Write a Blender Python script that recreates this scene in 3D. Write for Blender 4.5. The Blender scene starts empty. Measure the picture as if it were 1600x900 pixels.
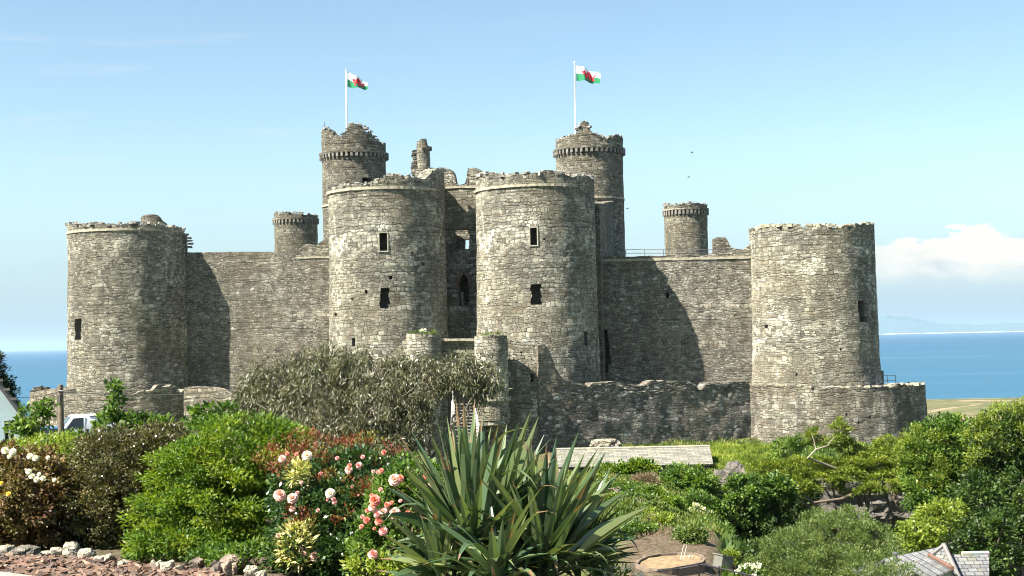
import bpy, bmesh, math, random
import numpy as np
from mathutils import Vector, Matrix, noise

sc = bpy.context.scene
COL = sc.collection
PI = math.pi
R = math.radians

# ---------------------------------------------------------------- camera, sky, sun, exposure
F = 2170.0                                  # focal length in pixels of the 1600 px wide photograph
PITCH, ROLL = 2.127, -1.15
cam_data = bpy.data.cameras.new('camera')
cam_data.sensor_width = 36.0
cam_data.lens = 36.0 * F / 1600.0
cam_data.clip_start = 0.1
cam_data.clip_end = 200000.0
cam = bpy.data.objects.new('camera', cam_data)
CAM_M = (Matrix.Rotation(R(90 + PITCH), 4, 'X') @ Matrix.Rotation(R(ROLL), 4, 'Z'))
cam.matrix_world = CAM_M
COL.objects.link(cam)
sc.camera = cam

SUN_AZ, SUN_EL = 58.5, 49.0                 # degrees left of the castle-to-camera direction, elevation
S = Vector((-math.sin(R(SUN_AZ)) * math.cos(R(SUN_EL)), -math.cos(R(SUN_AZ)) * math.cos(R(SUN_EL)), math.sin(R(SUN_EL))))
sun_data = bpy.data.lights.new('sun', 'SUN')
sun_data.energy = 5.0
sun_data.angle = R(0.5)
sun_data.color = (1.0, 0.935, 0.835)
sun = bpy.data.objects.new('sun', sun_data)
sun.rotation_euler = (-S).to_track_quat('-Z', 'Y').to_euler()
COL.objects.link(sun)

world = bpy.data.worlds.new('World')
sc.world = world
world.use_nodes = True
wt = world.node_tree
wt.nodes.clear()

class NT:
    """tiny helper to write node trees"""
    def __init__(s, tree): s.t = tree
    def n(s, typ, **kw):
        nd = s.t.nodes.new(typ)
        for k, v in kw.items(): setattr(nd, k, v)
        return nd
    def link(s, a, b): s.t.links.new(a, b)
    def put(s, sock, v):
        if isinstance(v, bpy.types.NodeSocket): s.t.links.new(v, sock)
        elif v is not None: sock.default_value = v
    def m(s, op, a, b=None, c=None, clamp=False):
        nd = s.n('ShaderNodeMath', operation=op, use_clamp=clamp)
        s.put(nd.inputs[0], a); s.put(nd.inputs[1], b)
        if c is not None: s.put(nd.inputs[2], c)
        return nd.outputs[0]
    def vm(s, op, a, b=None):
        nd = s.n('ShaderNodeVectorMath', operation=op)
        s.put(nd.inputs[0], a)
        if b is not None: s.put(nd.inputs[1], b)
        return nd.outputs[0]
    def xyz(s, x, y, z=0.0):
        nd = s.n('ShaderNodeCombineXYZ')
        s.put(nd.inputs[0], x); s.put(nd.inputs[1], y); s.put(nd.inputs[2], z)
        return nd.outputs[0]
    def sep(s, v):
        nd = s.n('ShaderNodeSeparateXYZ'); s.put(nd.inputs[0], v); return nd.outputs
    def step(s, v, a, b, lo=0.0, hi=1.0):
        nd = s.n('ShaderNodeMapRange', interpolation_type='SMOOTHSTEP')
        s.put(nd.inputs[0], v); s.put(nd.inputs[1], a); s.put(nd.inputs[2], b); s.put(nd.inputs[3], lo); s.put(nd.inputs[4], hi)
        return nd.outputs[0]
    def noise(s, v, scale, detail=3.0, rough=0.55, dim='3D', out=0):
        nd = s.n('ShaderNodeTexNoise', noise_dimensions=dim)
        if v is not None: s.put(nd.inputs['Vector'], v)
        nd.inputs['Scale'].default_value = scale; nd.inputs['Detail'].default_value = detail; nd.inputs['Roughness'].default_value = rough
        return nd.outputs[out]
    def mix(s, fac, a, b, mode='MIX'):
        nd = s.n('ShaderNodeMix', data_type='RGBA', blend_type=mode)
        s.put(nd.inputs[0], fac)
        for k, v in ((6, a), (7, b)):
            if isinstance(v, tuple) and len(v) == 3: v = v + (1.0,)
            s.put(nd.inputs[k], v)
        return nd.outputs[2]
    def fmix(s, fac, a, b):
        nd = s.n('ShaderNodeMix', data_type='FLOAT')
        s.put(nd.inputs[0], fac); s.put(nd.inputs[2], a); s.put(nd.inputs[3], b)
        return nd.outputs[0]
    def ramp(s, fac, stops, mode='LINEAR'):
        nd = s.n('ShaderNodeValToRGB')
        cr = nd.color_ramp; cr.interpolation = mode
        while len(cr.elements) < len(stops): cr.elements.new(0.5)
        for e, (p, c) in zip(cr.elements, stops):
            e.position = p; e.color = (c + (1.0,)) if len(c) == 3 else c
        s.put(nd.inputs[0], fac)
        return nd.outputs[0]

# ---- sky: Nishita plus clouds placed by direction
w = NT(wt)
sky = w.n('ShaderNodeTexSky', sky_type='NISHITA')
sky.sun_disc = False
sky.sun_elevation = R(SUN_EL)
sky.sun_rotation = math.atan2(S.x, S.y) % (2 * PI)
sky.altitude = 60.0
sky.air_density = 1.0
sky.dust_density = 0.6
sky.ozone_density = 1.6
tc = w.n('ShaderNodeTexCoord')
dx, dy, dz = w.sep(tc.outputs['Generated'])
fy = w.m('MAXIMUM', dy, 0.05)
cu = w.m('DIVIDE', dx, fy)
cv = w.m('DIVIDE', dz, fy)
front = w.step(dy, 0.1, 0.3)
# cumulus bank low on the right
nv = w.xyz(w.m('MULTIPLY', cu, 1.0), w.m('MULTIPLY', cv, 1.8), 0.0)
big = w.noise(nv, 17.0, 5.0, 0.55)
fine = w.noise(nv, 42.0, 5.0, 0.6)
vtop = w.m('ADD', w.m('MULTIPLY_ADD', w.m('SUBTRACT', big, 0.5), 0.066, 0.0690), w.m('MULTIPLY', w.m('SUBTRACT', fine, 0.5), 0.026))
depth = w.m('SUBTRACT', vtop, cv)                      # how far under the cloud's top edge
ufade = w.step(cu, 0.225, 0.30)
edge = w.fmix(ufade, 0.020, 0.0022)
top = w.step(depth, 0.0, edge)
bottom = w.step(cv, 0.022, 0.052)
amount = w.m('MULTIPLY', w.m('MULTIPLY', top, bottom), w.m('MULTIPLY', w.fmix(ufade, 0.35, 1.0), w.m('MULTIPLY', w.step(cu, 0.02, 0.16), front)))
lump = w.noise(w.vm('ADD', nv, (0.31, 0.012, 0.0)), 24.0, 6.0, 0.6)
shade = w.step(w.m('ADD', depth, w.m('MULTIPLY', w.m('SUBTRACT', lump, 0.5), 0.075)), 0.010, 0.050)
ccol = w.mix(shade, (6.2, 6.0, 5.4), (3.7, 4.3, 4.6))
# thin streaks of cirrus
sv = w.xyz(w.m('MULTIPLY_ADD', cv, 0.35, cu), w.m('MULTIPLY', cv, 11.0), 0.0)
streak = w.step(w.noise(sv, 5.5, 5.0, 0.55), 0.56, 0.80)
streak = w.m('MULTIPLY', w.m('MULTIPLY', streak, w.step(cu, 0.15, -0.15)), 0.34)
# low grey-lilac band over the horizon
band = w.m('MULTIPLY', w.step(cv, 0.15, 0.0), 0.85)
hs = w.n('ShaderNodeHueSaturation')
hs.inputs['Saturation'].default_value = 1.0
hs.inputs['Value'].default_value = 1.0
w.link(sky.outputs[0], hs.inputs['Color'])
skyc = w.mix(1.0, hs.outputs[0], (1.09, 1.14, 1.06), 'MULTIPLY')
c1 = w.mix(streak, skyc, (5.2, 5.4, 5.4))
c2 = w.mix(band, c1, (2.4, 3.4, 4.25))
c3 = w.mix(amount, c2, ccol)
bg = w.n('ShaderNodeBackground')
bg.inputs['Strength'].default_value = 0.0505
w.link(c3, bg.inputs['Color'])
wo = w.n('ShaderNodeOutputWorld')
w.link(bg.outputs[0], wo.inputs['Surface'])

vs = sc.view_settings
sc.display_settings.display_device = 'sRGB'
vs.view_transform = 'Standard'; vs.look = 'None'; vs.gamma = 1.0; vs.use_curve_mapping = False
vs.exposure = 1.8
sc.render.engine = 'CYCLES'
cy = sc.cycles
cy.max_bounces = 6; cy.diffuse_bounces = 3; cy.glossy_bounces = 2; cy.transmission_bounces = 3; cy.volume_bounces = 0; cy.transparent_max_bounces = 8
cy.caustics_reflective = False; cy.caustics_refractive = False
cy.filter_width = 1.1
cy.use_denoising = True
try:
    cy.denoiser = 'OPENIMAGEDENOISE'; cy.denoising_input_passes = 'RGB_ALBEDO_NORMAL'; cy.denoising_prefilter = 'ACCURATE'
except Exception: pass

# ---------------------------------------------------------------- projection between photograph pixels and the place
M3 = CAM_M.to_3x3()
M3I = M3.transposed()
def W(px, py, Y):
    """the point at distance Y (along +Y) that shows at photograph pixel (px, py)"""
    d = M3 @ Vector(((px - 800.0) / F, (450.0 - py) / F, -1.0))
    return d * (Y / d.y)
def proj(p):
    q = M3I @ Vector(p)
    return 800.0 + F * q.x / -q.z, 450.0 - F * q.y / -q.z

# ---------------------------------------------------------------- object helpers
LOC = {}
def link(o, parent=None):
    COL.objects.link(o)
    if parent is not None:
        o.parent = parent
        l = LOC.get(parent.name)
        if l is not None: o.matrix_parent_inverse = Matrix.Translation(-l)
    return o
def tag(o, label=None, cat=None, group=None, kind=None):
    if label: o['label'] = label
    if cat: o['category'] = cat
    if group: o['group'] = group
    if kind: o['kind'] = kind
    return o
def thing(name, label, cat, loc=(0, 0, 0), group=None):
    o = bpy.data.objects.new(name, None)
    o.empty_display_size = 0.3
    o.location = loc
    COL.objects.link(o)
    LOC[o.name] = Vector(loc)
    return tag(o, label, cat, group)

class MB:
    """collects shapes; build() links them as one mesh object, world coordinates"""
    def __init__(s): s.v = []; s.f = []; s.m = []; s.uv = None
    def add(s, verts, faces, mi=0):
        k = len(s.v)
        s.v.extend([tuple(p) for p in verts])
        for f in faces:
            s.f.append(tuple(i + k for i in f)); s.m.append(mi)
        return s
    def box(s, c, size, rot=None, mi=0, jit=0.0, rng=random):
        hx, hy, hz = (q / 2 for q in size)
        pts = [Vector((sx * hx, sy * hy, sz * hz)) for sz in (-1, 1) for sy in (-1, 1) for sx in (-1, 1)]
        if jit: pts = [p + Vector((rng.uniform(-jit, jit), rng.uniform(-jit, jit), rng.uniform(-jit, jit))) for p in pts]
        if rot is not None: pts = [rot @ p for p in pts]
        c = Vector(c)
        return s.add([p + c for p in pts], [(0, 2, 3, 1), (4, 5, 7, 6), (0, 1, 5, 4), (2, 6, 7, 3), (0, 4, 6, 2), (1, 3, 7, 5)], mi)
    def tube(s, pts, radii, seg=8, mi=0, caps=True):
        pts = [Vector(p) for p in pts]
        if not isinstance(radii, (list, tuple)): radii = [radii] * len(pts)
        vs, fs = [], []
        ref = Vector((0.13, 0.97, 0.21)).normalized()
        for i, p in enumerate(pts):
            d = (pts[min(i + 1, len(pts) - 1)] - pts[max(i - 1, 0)]).normalized()
            if abs(d.dot(ref)) > 0.95: ref = Vector((0.98, 0.1, 0.15)).normalized()
            a = d.cross(ref).normalized(); b = d.cross(a).normalized()
            for k in range(seg):
                t = 2 * PI * k / seg
                vs.append(p + (a * math.cos(t) + b * math.sin(t)) * radii[i])
        for i in range(len(pts) - 1):
            for k in range(seg):
                k2 = (k + 1) % seg
                fs.append((i * seg + k, i * seg + k2, (i + 1) * seg + k2, (i + 1) * seg + k))
        if caps:
            fs.append(tuple(range(seg))[::-1])
            fs.append(tuple((len(pts) - 1) * seg + k for k in range(seg)))
        return s.add(vs, fs, mi)
    def poly_prism(s, pts, ext, mi=0):
        """closed outline (list of points) swept by the vector ext"""
        n = len(pts); ext = Vector(ext)
        a = [Vector(p) for p in pts]; b = [p + ext for p in a]
        fs = [tuple(range(n))[::-1], tuple(range(n, 2 * n))]
        for i in range(n):
            j = (i + 1) % n
            fs.append((i, j, n + j, n + i))
        return s.add(a + b, fs, mi)
    def build(s, name, mats, parent=None, smooth=None, uv=None):
        me = bpy.data.meshes.new(name)
        me.from_pydata(s.v, [], s.f)
        if not isinstance(mats, (list, tuple)): mats = [mats]
        for m in mats: me.materials.append(m)
        if len(mats) > 1: me.polygons.foreach_set('material_index', s.m)
        if uv is None: uv = [(p[0] * 0.8 + p[1] * 0.6, p[2]) for p in s.v]
        if uv is not None:
            L = np.empty(len(me.loops), np.int32); me.loops.foreach_get('vertex_index', L)
            lay = me.uv_layers.new(name='UVMap')
            lay.data.foreach_set('uv', np.asarray(uv, np.float32)[L].ravel())
        bm = bmesh.new(); bm.from_mesh(me); bmesh.ops.recalc_face_normals(bm, faces=bm.faces); bm.to_mesh(me); bm.free()
        if smooth is not None:
            me.polygons.foreach_set('use_smooth', [True] * len(me.polygons))
            me.set_sharp_from_angle(angle=R(smooth))
        me.update()
        return link(bpy.data.objects.new(name, me), parent)

def quad_mesh(name, V, mat, parent=None, var=None, per=4, smooth=False):
    """V: (n, per, 3) - n separate quads; var: one number per quad"""
    n = V.shape[0]
    me = bpy.data.meshes.new(name)
    me.vertices.add(n * per); me.vertices.foreach_set('co', np.ascontiguousarray(V, np.float32).ravel())
    me.loops.add(n * per); me.loops.foreach_set('vertex_index', np.arange(n * per, dtype=np.int32))
    me.polygons.add(n); me.polygons.foreach_set('loop_start', np.arange(0, n * per, per, dtype=np.int32))
    try: me.polygons.foreach_set('loop_total', np.full(n, per, np.int32))
    except Exception: pass
    if var is not None:
        a = me.attributes.new('var', 'FLOAT', 'FACE'); a.data.foreach_set('value', np.asarray(var, np.float32))
    me.materials.append(mat)
    me.update(calc_edges=True); me.validate()
    return link(bpy.data.objects.new(name, me), parent)

# ---------------------------------------------------------------- materials
def new_mat(name):
    m = bpy.data.materials.new(name); m.use_nodes = True
    t = m.node_tree; t.nodes.clear()
    k = NT(t)
    out = k.n('ShaderNodeOutputMaterial'); bs = k.n('ShaderNodeBsdfPrincipled')
    k.link(bs.outputs[0], out.inputs['Surface'])
    return m, k, bs, out
def plain(name, col, rough=0.6, metal=0.0, spec=0.5, var=0.15, scale=6.0, bump=0.0):
    m, k, bs, out = new_mat(name)
    tcn = k.n('ShaderNodeTexCoord')
    nz = k.noise(tcn.outputs['Object'], scale, 5.0, 0.6)
    a = tuple(c * (1 - var) for c in col); b = tuple(min(1, c * (1 + var)) for c in col)
    k.link(k.ramp(nz, [(0.3, a), (0.7, b)]), bs.inputs['Base Color'])
    bs.inputs['Roughness'].default_value = rough; bs.inputs['Metallic'].default_value = metal
    bs.inputs['Specular IOR Level'].default_value = spec
    if bump:
        bp = k.n('ShaderNodeBump'); bp.inputs['Strength'].default_value = 0.8; bp.inputs['Distance'].default_value = bump
        k.link(nz, bp.inputs['Height']); k.link(bp.outputs[0], bs.inputs['Normal'])
    return m

def masonry_mat(name, sw=0.55, sh=0.30, stops=None, pale=0.5, joint=(0.07, 0.066, 0.055), tint=(1, 1, 1), streak=0.25, bumpd=0.07, rusty=0.25, seed=0.0):
    """coursed rubble: courses of uneven height, stones of uneven length; UV in metres"""
    m, k, bs, out = new_mat(name)
    uvn = k.n('ShaderNodeUVMap'); uvn.uv_map = 'UVMap'
    u0, v0, _ = k.sep(k.vm('ADD', uvn.outputs[0], (seed * 13.7, seed * 7.1, 0)))
    uv = k.xyz(u0, v0)
    wob = k.noise(uv, 1.1, 2.0, 0.5, '2D', out=1)
    wx, wy, _ = k.sep(k.vm('SUBTRACT', wob, (0.5, 0.5, 0.5)))
    wob2 = k.noise(uv, 5.0, 2.0, 0.5, '2D', out=1)
    wx2, wy2, _ = k.sep(k.vm('SUBTRACT', wob2, (0.5, 0.5, 0.5)))
    u = k.m('ADD', k.m('MULTIPLY_ADD', wx, 0.30, u0), k.m('MULTIPLY', wx2, 0.16))
    v = k.m('ADD', k.m('MULTIPLY_ADD', wy, 0.42, v0), k.m('MULTIPLY', wy2, 0.12))
    vv = k.m('ADD', v, k.m('MULTIPLY', k.noise(k.xyz(0.0, v), 1.7, 2.0, 0.5, '2D'), 0.55))
    def course(sw, sh, sd):
        y = k.m('ADD', k.m('DIVIDE', vv, sh), 200.0 + sd)
        row = k.m('FLOOR', y); fr = k.m('FRACT', y)
        wn = k.n('ShaderNodeTexWhiteNoise', noise_dimensions='1D'); k.put(wn.inputs['W'], row)
        x = k.m('ADD', k.m('DIVIDE', u, sw), k.m('MULTIPLY', wn.outputs['Value'], 911.0))
        x = k.m('ADD', x, 100.0)
        vo = k.n('ShaderNodeTexVoronoi', voronoi_dimensions='1D', feature='F1'); k.put(vo.inputs['W'], x); vo.inputs['Scale'].default_value = 1.0
        ve = k.n('ShaderNodeTexVoronoi', voronoi_dimensions='1D', feature='DISTANCE_TO_EDGE'); k.put(ve.inputs['W'], x); ve.inputs['Scale'].default_value = 1.0
        dxm = k.m('MULTIPLY', ve.outputs['Distance'], sw)
        dym = k.m('MULTIPLY', k.m('MINIMUM', fr, k.m('SUBTRACT', 1.0, fr)), sh)
        d = k.m('MINIMUM', dxm, dym)
        r = k.sep(vo.outputs['Color'])
        return r[0], r[1], d
    r1, q1, d1 = course(sw, sh, 0.0)
    r2, q2, d2 = course(sw * 0.74, sh * 0.72, 57.0)
    msk = k.step(k.noise(uv, 0.33, 3.0, 0.55, '2D'), 0.47, 0.53)
    rr = k.fmix(msk, r1, r2); qq = k.fmix(msk, q1, q2); dd = k.fmix(msk, d1, d2)
    body = k.step(dd, 0.006, 0.048)                      # 0 in the joint, 1 on the stone's face
    stops = stops or [(0.0, (0.15, 0.14, 0.117)), (0.35, (0.245, 0.23, 0.19)), (0.7, (0.34, 0.32, 0.265)), (0.90, (0.45, 0.43, 0.355)), (1.0, (0.60, 0.57, 0.49))]
    col = k.ramp(rr, stops)
    # rusty and green stones
    col = k.mix(k.m('MULTIPLY', k.step(qq, 0.80, 0.90), rusty), col, (0.30, 0.19, 0.10))
    col = k.mix(k.m('MULTIPLY', k.step(qq, 0.18, 0.08), 0.35), col, (0.17, 0.19, 0.14))
    # patches of pale lichen on the stones
    patch = k.step(k.noise(uv, 0.28, 4.0, 0.6, '2D'), 0.50, 0.66)
    pst = k.m('MULTIPLY', k.m('MULTIPLY', patch, k.step(qq, 0.30, 0.75)), pale)
    col = k.mix(pst, col, (0.74, 0.71, 0.61))
    # broad dark weathering and vertical run-off stains
    dark = k.step(k.noise(k.xyz(k.m('MULTIPLY', u0, 1.4), k.m('MULTIPLY', v0, 0.33)), 0.55, 5.0, 0.65, '2D'), 0.38, 0.66)
    col = k.mix(k.m('MULTIPLY', dark, streak), col, (0.075, 0.070, 0.060))
    warm = k.step(k.noise(uv, 0.16, 3.0, 0.5, '2D'), 0.40, 0.65)
    col = k.mix(k.m('MULTIPLY', warm, 0.30), col, (0.27, 0.225, 0.145))
    pv = k.n('ShaderNodeTexVoronoi', voronoi_dimensions='2D', feature='F1'); pv.inputs['Scale'].default_value = 0.30
    k.link(k.xyz(k.m('ADD', u, k.m('MULTIPLY', wx, 2.0)), k.m('MULTIPLY', k.m('ADD', v, k.m('MULTIPLY', wy, 2.0)), 1.3)), pv.inputs['Vector'])
    pr = k.m('MULTIPLY_ADD', k.sep(pv.outputs['Color'])[0], 0.28, 0.87)
    col = k.mix(1.0, col, k.xyz(pr, pr, pr), 'MULTIPLY')
    fine = k.noise(uv, 14.0, 4.0, 0.7, '2D')
    col = k.mix(0.75, col, k.ramp(fine, [(0.25, (0.40, 0.40, 0.40)), (0.75, (1.45, 1.45, 1.45))]), 'MULTIPLY')
    jn = k.step(k.noise(uv, 1.3, 3.0, 0.6, '2D'), 0.40, 0.62)
    col = k.mix(k.m('MULTIPLY', k.m('SUBTRACT', 1.0, body), k.fmix(jn, 0.35, 0.95)), col, joint)
    col = k.mix(1.0, col, tint, 'MULTIPLY')
    k.link(col, bs.inputs['Base Color'])
    bs.inputs['Diffuse Roughness'].default_value = 1.0; bs.inputs['Roughness'].default_value = 0.92; bs.inputs['Specular IOR Level'].default_value = 0.25
    h = k.m('ADD', k.m('MULTIPLY', body, k.m('MULTIPLY_ADD', qq, 0.75, 0.45)), k.m('MULTIPLY', fine, 0.35))
    bp = k.n('ShaderNodeBump'); bp.inputs['Strength'].default_value = 1.0; bp.inputs['Distance'].default_value = bumpd
    k.link(h, bp.inputs['Height']); k.link(bp.outputs[0], bs.inputs['Normal'])
    return m

def leaf_mat(name, stops, trans=0.35, rough=0.5, spec=0.35):
    m, k, bs, out = new_mat(name)
    at = k.n('ShaderNodeAttribute'); at.attribute_name = 'var'
    col = k.ramp(at.outputs['Fac'], stops)
    k.link(col, bs.inputs['Base Color'])
    bs.inputs['Roughness'].default_value = rough; bs.inputs['Specular IOR Level'].default_value = spec
    tr = k.n('ShaderNodeBsdfTranslucent')
    k.link(k.mix(1.0, col, (1.5, 1.6, 0.7), 'MULTIPLY'), tr.inputs['Color'])
    mx = k.n('ShaderNodeMixShader'); mx.inputs[0].default_value = trans
    k.link(bs.outputs[0], mx.inputs[1]); k.link(tr.outputs[0], mx.inputs[2]); k.link(mx.outputs[0], out.inputs['Surface'])
    return m

MS = {}
MS['gate'] = masonry_mat('gatehouse_masonry', 0.45, 0.275, pale=0.7, seed=1.0, tint=(1.04, 1.05, 1.0), streak=0.42)
MS['corner'] = masonry_mat('corner_tower_masonry', 0.46, 0.24, pale=0.6, seed=2.0, tint=(1.0, 0.995, 0.94), streak=0.35)
MS['corner_right'] = masonry_mat('pale_flecked_masonry', 0.46, 0.235, pale=0.9, seed=3.3, tint=(1.0, 1.01, 0.96), streak=0.42)
MS['curtain'] = masonry_mat('curtain_masonry', 0.38, 0.18, pale=0.4, seed=4.0, tint=(0.98, 0.97, 0.935))
MS['turret'] = masonry_mat('turret_masonry', 0.42, 0.22, pale=0.3, seed=5.0, tint=(0.84, 0.83, 0.77))
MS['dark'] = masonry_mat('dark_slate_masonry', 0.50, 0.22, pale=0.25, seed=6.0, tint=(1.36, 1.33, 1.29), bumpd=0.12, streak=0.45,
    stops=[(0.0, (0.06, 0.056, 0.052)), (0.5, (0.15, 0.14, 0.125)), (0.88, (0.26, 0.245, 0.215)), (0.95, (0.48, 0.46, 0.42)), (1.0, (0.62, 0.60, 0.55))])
MS['bastion'] = masonry_mat('stained_bastion_masonry', 0.50, 0.26, pale=0.5, seed=7.0, streak=0.75, tint=(0.94, 0.93, 0.90))
MS['low'] = masonry_mat('low_wall_masonry', 0.45, 0.22, pale=0.45, seed=8.0, tint=(1.05, 1.0, 0.92))
MS['coping'] = plain('coping_stone', (0.30, 0.275, 0.20), 0.9, var=0.35, scale=2.5, bump=0.02)
MS['corbel'] = plain('corbel_stone', (0.16, 0.15, 0.13), 0.9, var=0.4, scale=2.0, bump=0.02)
MS['reveal'] = plain('darkened_reveal_stone', (0.14, 0.13, 0.11), 0.95, var=0.3, scale=3.0)  # interior darkness of the openings is put into this stone's colour
MS['white_paint'] = plain('white_paint', (0.8, 0.8, 0.78), 0.45, var=0.03)
# ================================================================ masonry builder
def interp(pts, x):
    xs = [p[0] for p in pts]; ys = [p[1] for p in pts]
    return float(np.interp(x, xs, ys))

def masonry(name, mat, parent, surf, A, zb, tops, thick=1.0, windows=(), ulen=1.0, closed=False, dz=0.45, jag=0.10, rough=0.055,
            floor_drop=None, front=None, seed=0, back_top=None, window_name='window_opening', taper=None):
    """surf(a, z) -> (point on the outer face, outward normal). tops: photograph pixels of the top edge. windows: photograph rectangles."""
    rng = random.Random(seed)
    front = front or (A[0], A[-1])
    def z_of(a, py, z=0.0):
        for _ in range(3):
            p, n = surf(a, z)
            px, _y = proj((p.x, p.y, z))
            z = W(px, py, p.y).z
        return z
    def a_of(px, z):
        aa = np.linspace(front[0], front[1], 241)
        pp = []
        for a in aa:
            p, n = surf(a, z); pp.append(proj((p.x, p.y, z))[0])
        return float(np.interp(px, pp, aa))
    def top_z(a):
        z = 0.0
        p, n = surf(a, z)
        inside = front[0] - 1e-6 <= a <= front[1] + 1e-6
        if not inside and back_top is not None: return back_top
        for _ in range(3):
            p, n = surf(a, z)
            px, _y = proj((p.x, p.y, z))
            z = W(px, interp(tops, px), p.y).z
        return z
    # window rectangles -> (a0, a1, z0, z1)
    wins = []
    for wd in windows:
        x0, y0, x1, y1 = wd[:4]; opt = wd[4] if len(wd) > 4 else {}
        a_m = a_of((x0 + x1) / 2, z_of(a_of((x0 + x1) / 2, 0.0), (y0 + y1) / 2))
        z1 = z_of(a_m, y0); z0 = z_of(a_m, y1); zm = (z0 + z1) / 2
        a0 = a_of(x0, zm); a1 = a_of(x1, zm)
        rects = []
        if opt.get('ragged'):
            k = opt['ragged']; zz = np.linspace(z0, z1, k + 1)
            for i in range(k):
                w_ = a1 - a0
                rects.append((a0 + w_ * rng.uniform(-0.12, 0.16), a1 + w_ * rng.uniform(-0.16, 0.20), zz[i], zz[i + 1]))
        elif opt.get('arch'):
            k = 5; zs = z0 + (z1 - z0) * 0.62
            rects.append((a0, a1, z0, zs)); mid = (a0 + a1) / 2; hw = (a1 - a0) / 2
            zz = np.linspace(zs, z1, k + 1)
            for i in range(k):
                t = (i + 0.6) / k
                q = math.sqrt(max(0.0, 1 - t ** 1.7))
                rects.append((mid - hw * q, mid + hw * q, zz[i], zz[i + 1]))
        else:
            rects.append((a0, a1, z0, z1))
        wins.append((rects, opt))
    allr = [(r, o) for rects, o in wins for r in rects]
    spacing = (A[-1] - A[0]) / (len(A) - 1)
    edges = sorted({round(e, 6) for r, o in allr for e in r[:2]})
    cols = [a for a in A if all(abs(a - e) > 0.3 * spacing for e in edges)] + edges
    cols = sorted(cols)
    ztop = []
    hold, hv = -1e9, 0.0
    for a in cols:
        if abs(a - hold) * ulen > rng.uniform(0.35, 0.8):
            hold = a; hv = rng.choice((-0.5, -0.15, 0.0, 0.1, 0.35, 1.0)) * jag
        ztop.append(top_z(a) + hv + rng.uniform(-0.3, 0.3) * jag)
    if closed: pass
    zc = min(ztop) - 0.15
    rows = list(np.arange(zb, zc, dz)) + [zc]
    for r, o in allr:
        for z in r[2:]:
            if zb < z < zc - 0.02: rows.append(z)
    rows = sorted(rows)
    keep = [rows[0]]
    wz = {round(z, 5) for r, o in allr for z in r[2:]}
    for z in rows[1:]:
        if z - keep[-1] < 0.12 and round(z, 5) not in wz and z != zc: continue
        if z - keep[-1] < 1e-4: continue
        keep.append(z)
    rows = keep
    nup = max(3, int(math.ceil((max(ztop) - zc) / 0.35)))
    nr = len(rows) + nup
    nc = len(cols)
    V = []; UV = []
    def zrow(j, c):
        if j < len(rows): return rows[j]
        t = (j - len(rows) + 1) / nup
        return zc + (ztop[c] - zc) * t
    def put(p, u, v): V.append((p.x, p.y, p.z)); UV.append((u, v))
    for c, a in enumerate(cols):
        for j in range(nr):
            z = zrow(j, c)
            p, n = surf(a, z)
            q = Vector((p.x, p.y, z))
            d = noise.noise(q * 0.8) * rough + noise.noise(q * 2.6) * rough * 0.7
            if j >= len(rows): d += rng.uniform(-1, 1) * rough * 0.8
            q = q + n * d
            put(q, a * ulen, z)
    F_ = []
    nc_w = nc if closed else nc - 1
    def hole(c, j):
        c2 = (c + 1) % nc
        if c2 == 0: return None
        am = (cols[c] + cols[c2]) / 2
        if j + 1 >= len(rows): return None
        zm = (rows[j] + rows[j + 1]) / 2
        for r, o in allr:
            if r[0] < am < r[1] and r[2] < zm < r[3]: return o
        return None
    for c in range(nc_w):
        c2 = (c + 1) % nc
        for j in range(nr - 1):
            if hole(c, j) is None:
                F_.append((c * nr + j, c2 * nr + j, c2 * nr + j + 1, c * nr + j + 1))
    # cap, inner face
    i0 = len(V)
    through = any(o.get('through') for r, o in allr)
    if floor_drop is None:
        jr = list(range(nr))
        for c, a in enumerate(cols):
            for j in jr:
                z = zrow(j, c); p, n = surf(a, z)
                t_ = thick
                put(Vector((p.x, p.y, z)) - n * t_, a * ulen + 3.3, z)
        for c in range(nc_w):
            c2 = (c + 1) % nc
            for j in range(nr - 1):
                o = hole(c, j)
                if o is None or not o.get('through'):
                    F_.append((i0 + c2 * nr + j, i0 + c * nr + j, i0 + c * nr + j + 1, i0 + c2 * nr + j + 1))
            F_.append((c * nr + nr - 1, c2 * nr + nr - 1, i0 + c2 * nr + nr - 1, i0 + c * nr + nr - 1))
        if not closed:
            for c in (0, nc - 1):
                for j in range(nr - 1):
                    F_.append((c * nr + j, c * nr + j + 1, i0 + c * nr + j + 1, i0 + c * nr + j))
    else:
        zf = zc - floor_drop
        for c, a in enumerate(cols):
            p, n = surf(a, ztop[c])
            put(Vector((p.x, p.y, ztop[c] + rng.uniform(-0.06, 0.02))) - n * thick, a * ulen + thick, ztop[c])
            put(Vector((p.x, p.y, zf)) - n * thick, a * ulen + thick, zf)
        cen = sum((Vector(V[i0 + 2 * c + 1]) for c in range(nc)), Vector()) / nc
        put(cen, 0, zf); ci = len(V) - 1
        for c in range(nc_w):
            c2 = (c + 1) % nc
            F_.append((c * nr + nr - 1, c2 * nr + nr - 1, i0 + 2 * c2, i0 + 2 * c))
            F_.append((i0 + 2 * c, i0 + 2 * c2, i0 + 2 * c2 + 1, i0 + 2 * c + 1))
            F_.append((i0 + 2 * c + 1, i0 + 2 * c2 + 1, ci))
    mb = MB(); mb.v = V; mb.f = F_; mb.m = [0] * len(F_)
    o_ = mb.build(name, mat, parent, smooth=38, uv=UV)
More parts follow.
